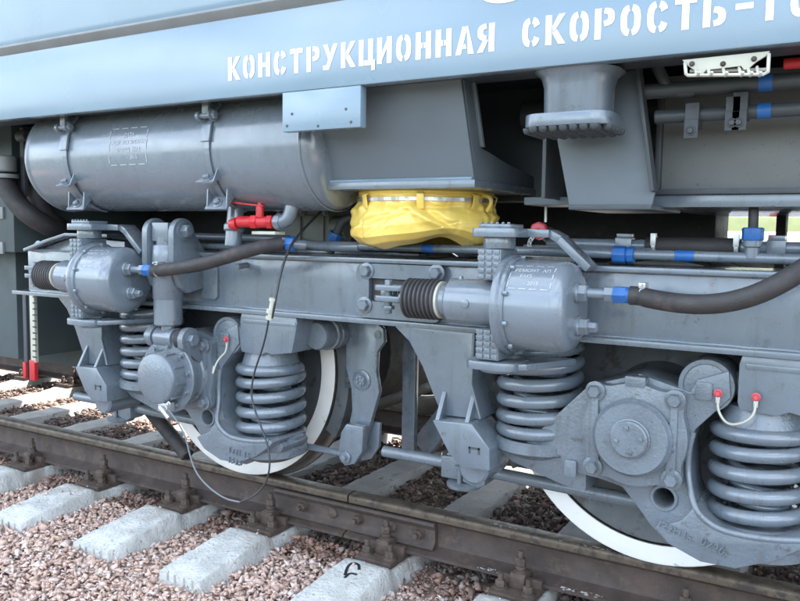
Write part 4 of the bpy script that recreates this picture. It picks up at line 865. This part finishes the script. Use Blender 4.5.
x = on(291, 243, -.44); b = MB().lathe([(.028, 0), (.028, .03), (.024, .034)], at(287, 243.5, -.44), (1, .25, -.05), 8); b.build('blue_nut', 'blue_paint', bcL, .001); pipe(at(292, 244, -.44), at(305, 245, -.40), .017, 'hose_nipple', bcL)
p = at(336, 238, -.20); MB().cyl(p+Vector((-.03, 0, -.06)), p+Vector((0, 0, .01)), .018, 14).build('pipe_bend', 'grey_enamel', BOG, 0); MB().lathe([(.026, 0), (.028, .01), (.028, .035)], p+Vector((-.012, 0, -.012)), (.4, 0, .9), 8).build('blue_union', 'blue_paint', BOG, .001)
MB().tube([p+Vector((.005, 0, .02)), p+Vector((.035, 0, .075)), p+Vector((.09, .02, .085)), p+Vector((.2, .05, .085))], .018, 12, sm=2).build('pipe_bend', 'dark_enamel', BOG, 0)
# valve block behind the frame
p = at(304, 227, -.05); b = MB().box(p.x-.13, p.x+.13, -.05, .12, p.z-.08, p.z+.075); vb = b.build('valve_block', 'valve_olive', BOG, .008)
for dx in (-.06, .06): MB().box(p.x+dx-.05, p.x+dx+.05, -.062, -.05, p.z-.06, p.z+.05).build('cover_plate', 'valve_olive', vb, .004)
for dx in (-.12, 0, .12): MB().hexb((p.x+dx, -.062, p.z+.06), (0, -1, 0), .010, .012).build('bolt', 'valve_olive', vb, 0)
MB().cyl((p.x+.10, .0, p.z), (p.x+.20, .0, p.z-.005), .05, 20).build('valve_stem', 'valve_olive', vb, .002); MB().cyl((p.x-.02, -.03, p.z-.15), (p.x-.02, -.03, p.z-.07), .04, 16).build('valve_foot', 'valve_olive', vb, .002)
b = MB().box(-1.62, -.9, -.10, .06, 1.037, 1.05); b.build('valve_shelf', 'grey_enamel', BOG, .003)
# red plug with its chain
p = at(541, 231, -.22); b = MB().cyl(p+Vector((.0, .08, -.02)), p+Vector((0, .01, 0)), .022, 16); b.tube([p+Vector((.01, .03, 0)), p+Vector((.06, .06, -.03)), p+Vector((.14, .06, -.10))], .018, 10, sm=1); b.build('test_fitting', 'dark_enamel', BOG, 0)
b = MB().lathe([(.028, 0), (.030, .006), (.030, .03), (.024, .034)], p, (0, -1, 0), 8); b.lathe([(.010, .03), (.010, .045), (.006, .048)], p, (0, -1, 0), 12); b.build('red_cap', 'pink_red', BOG, .001)
b = MB()
for k in range(9):
    t_ = k/8; c = p+Vector((-.015-.012*math.sin(t_*3), -.035, -.02-.05*t_)); b.tube([c+Vector((.006*math.cos(a), .003*math.sin(a) if k % 2 else 0, .008*math.sin(a))) for a in [2*math.pi*i/8 for i in range(8)]], .0018, 6, closed=True)
b.build('cap_chain', 'zinc', BOG, 0); pipe(p+Vector((0, .04, .03)), p+Vector((0, .04, .10)), .005, 'thin_rod', BOG, 'zinc', 8)

# ---- cables
yk = -.585
cb = [at(345, 190, -.2), at(325, 207, -.28), at(298, 235, -.42), at(288, 250, -.5), at(280, 275, -.56)]+[at(a, c, yk) for a, c in ((276, 297), (272, 318))]
MB().tube(cb, .0048, 10, sm=3).build('sensor_cable', 'cable_black', BOG, 0)
b = MB().tube([at(273, 300, yk), at(271, 311, yk), at(270, 320, yk)], .010, 12); b.tube([at(273, 298, yk), at(272.6, 301, yk)], .013, 12); b.tube([at(270.5, 309, yk), at(270, 313, yk)], .014, 12); b.tube([at(269.5, 316, yk), at(269, 319, yk)], .013, 12); b.build('cable_connector', 'cream_paint', BOG, 0)
cl = [(269, 318), (266, 335), (262, 350), (254, 372), (251, 392), (253, 405), (260, 424), (267, 442), (270, 458), (269, 474), (264, 486), (255, 496), (240, 502), (225, 499), (208, 487), (196, 473), (190, 456), (186, 438), (178, 422), (168, 409)]
MB().tube([at(a, c, yk+.02*math.sin(i*.5)) for i, (a, c) in enumerate(cl[:13])], .0036, 10, sm=3).build('sensor_cable', 'cable_black', BOG, 0)
MB().tube([at(a, c, yk+.02*math.sin((i+12)*.5)) for i, (a, c) in enumerate(cl[12:])], .0033, 10, sm=3).build('sensor_cable', 'cable_grey', BOG, 0)
# bonding wires with red bolts
def bond(p, q, sag, par, red=2):
    p, q = Vector(p), Vector(q); mid = (p+q)/2+Vector((0, -.02, -sag))
    b = MB().tube([p, p+Vector((.002, -.008, -.04)), mid+(p-mid)*.4+Vector((0, 0, -.01)), mid+(q-mid)*.4, q+Vector((-.002, -.008, -.04)), q], .0038, 10, sm=3); b.build('bonding_wire', 'cream_paint', par, 0)
    for c in (p, q)[:red]: MB().box(c.x-.006, c.x+.006, c.y-.004, c.y+.004, c.z-.018, c.z+.010).build('wire_lug', 'zinc', par, .001); MB().hexb(c+Vector((0, -.003, .012)), (0, -1, 0), .0085, .012).build('red_bolt', 'pink_red', par, 0)
a_, b_ = at(718, 397, FO-.01), at(756, 401, -.358); bond(a_, b_, .11, abR)
bond(at(227, 342, FO-.01), at(214, 366, -.40), .03, abL, 1)

# ---- yellow fabric boot over the side bearing spring
cxB, cyB = -.80, -.235; nth, nz_ = 300, 70; vs = []; fs = []
cr_ = random.Random(21); CRE = []
for k in range(20):      # short sharp creases running down from the tie band, and slanting ones lower
    CRE.append((cr_.uniform(0, 6.283), cr_.uniform(.14, .3), cr_.uniform(.18, .5), cr_.uniform(-.5, .5), cr_.uniform(.002, .0055)))
for k in range(9): CRE.append((cr_.uniform(0, 6.283), cr_.uniform(.3, .6), cr_.uniform(.15, .35), cr_.uniform(-2.2, 2.2), cr_.uniform(.002, .006)))
def boot_r(a, t):
    """a angle (front = -90 deg), t 0 top .. 1 bottom"""
    prof = [(0, .236), (.06, .242), (.13, .236), (.2, .240), (.4, .256), (.62, .268), (.8, .264), (.92, .238), (1, .18)]
    for (t0, r0), (t1, r1) in zip(prof, prof[1:]):
        if t <= t1: k = (t-t0)/(t1-t0); r = r0+(r1-r0)*k; break
    fold = .006*math.sin(5*a+2.2*t+1)*min(1, t*3)+.003*math.sin(11*a-4*t)*min(1, t*3)*(1-t)
    fold += .010*math.exp(-((t-.33-.10*math.sin(a*2+1.7))/.06)**2)*math.sin(2*a+.6)-.007*math.exp(-((t-.52+.22*math.cos(a*1.0+.4))/.05)**2)
    fold += .0045*math.sin(19*a+1.5*math.sin(3*a))*math.exp(-((t-.26)/.13)**2)          # gathers under the tie band
    fold += .020*math.exp(-((a-R(296)-.9*(t-.5))/.085)**2)*math.exp(-((t-.5)/.32)**2)-.016*math.exp(-((a-R(304)-.9*(t-.5))/.07)**2)*math.exp(-((t-.5)/.3)**2)
    fold += .012*math.exp(-((a-R(236)+1.1*(t-.6))/.12)**2)*math.exp(-((t-.6)/.3)**2)
    for a0, t0, ln, sl_, dp in CRE:
        if t0-.08 < t < t0+ln+.08:
            d = math.atan2(math.sin(a-a0-sl_*(t-t0)), math.cos(a-a0-sl_*(t-t0)))
            if abs(d) < .3:
                e = min(1, max(0, (t-t0+.08)/.08), 1)*min(1, max(0, (t0+ln+.08-t)/.1)); fold += e*dp*(.55*math.exp(-((d-.06)/.05)**2)-math.exp(-abs(d)/.03)+.2)
    return r+fold
for i in range(nz_+1):
    t = i/nz_
    for k in range(nth):
        a = 2*math.pi*k/nth
        lift = .040*math.exp(-((math.atan2(math.sin(a+R(48)), math.cos(a+R(48))))/.55)**2)     # hem pulled up on the right front
        zb = 1.073+lift+.004*math.sin(7*a); zt_ = 1.268+.003*math.sin(9*a)-.004*math.cos(a)
        r = boot_r(a, t); vs.append((cxB+r*math.cos(a), cyB+r*math.sin(a), zt_+(zb-zt_)*t))
for i in range(nz_): fs += [(i*nth+k, i*nth+(k+1) % nth, (i+1)*nth+(k+1) % nth, (i+1)*nth+k) for k in range(nth)]
by = MB().add(vs, fs).build('fabric_boot', 'yellow_vinyl', BOG, 0)
def boot_pt(a, t, dr): r = boot_r(a, t)+dr; return Vector((cxB+r*math.cos(a), cyB+r*math.sin(a), 1.268-.195*t))
b = MB()
for k in range(96):
    q = [boot_pt(2*math.pi*kk/96, t, d) for kk in (k, k+1) for t in (.105, .165) for d in (.003, .006)]; b.add(q, [(0, 4, 6, 2), (1, 3, 7, 5), (0, 1, 5, 4), (2, 6, 7, 3)])
b.build('tie_band', 'zinc', by, 0)
for deg in (-118, -66, -20, -165, 30, 90, 150):
    a = R(deg); b = MB()
    ring_ = [boot_pt(a, .03, .004), boot_pt(a, .06, .014), boot_pt(a, .14, .018), boot_pt(a, .22, .012), boot_pt(a, .30, .002)]
    tn = Vector((-math.sin(a), math.cos(a), 0))
    for p, q in zip(ring_, ring_[1:]): b.obox(p, q+(q-p)*.1, tn, .024, .005)
    b.build('belt_loop', 'yellow_vinyl', by, .0015)
b = MB().tube([boot_pt(2*math.pi*k/60, .005, .002) for k in range(60)], .006, 8, closed=True); b.build('piping', 'yellow_vinyl', by, 0)
for s in (-1, 1):
    a = R(-90+s*82); b = MB().tube([boot_pt(a, .04, .0), boot_pt(a, .08, .03), boot_pt(a, .18, .035), boot_pt(a, .32, .008)], .007, 8, sm=2); b.build('side_loop', 'yellow_vinyl', by, 0)
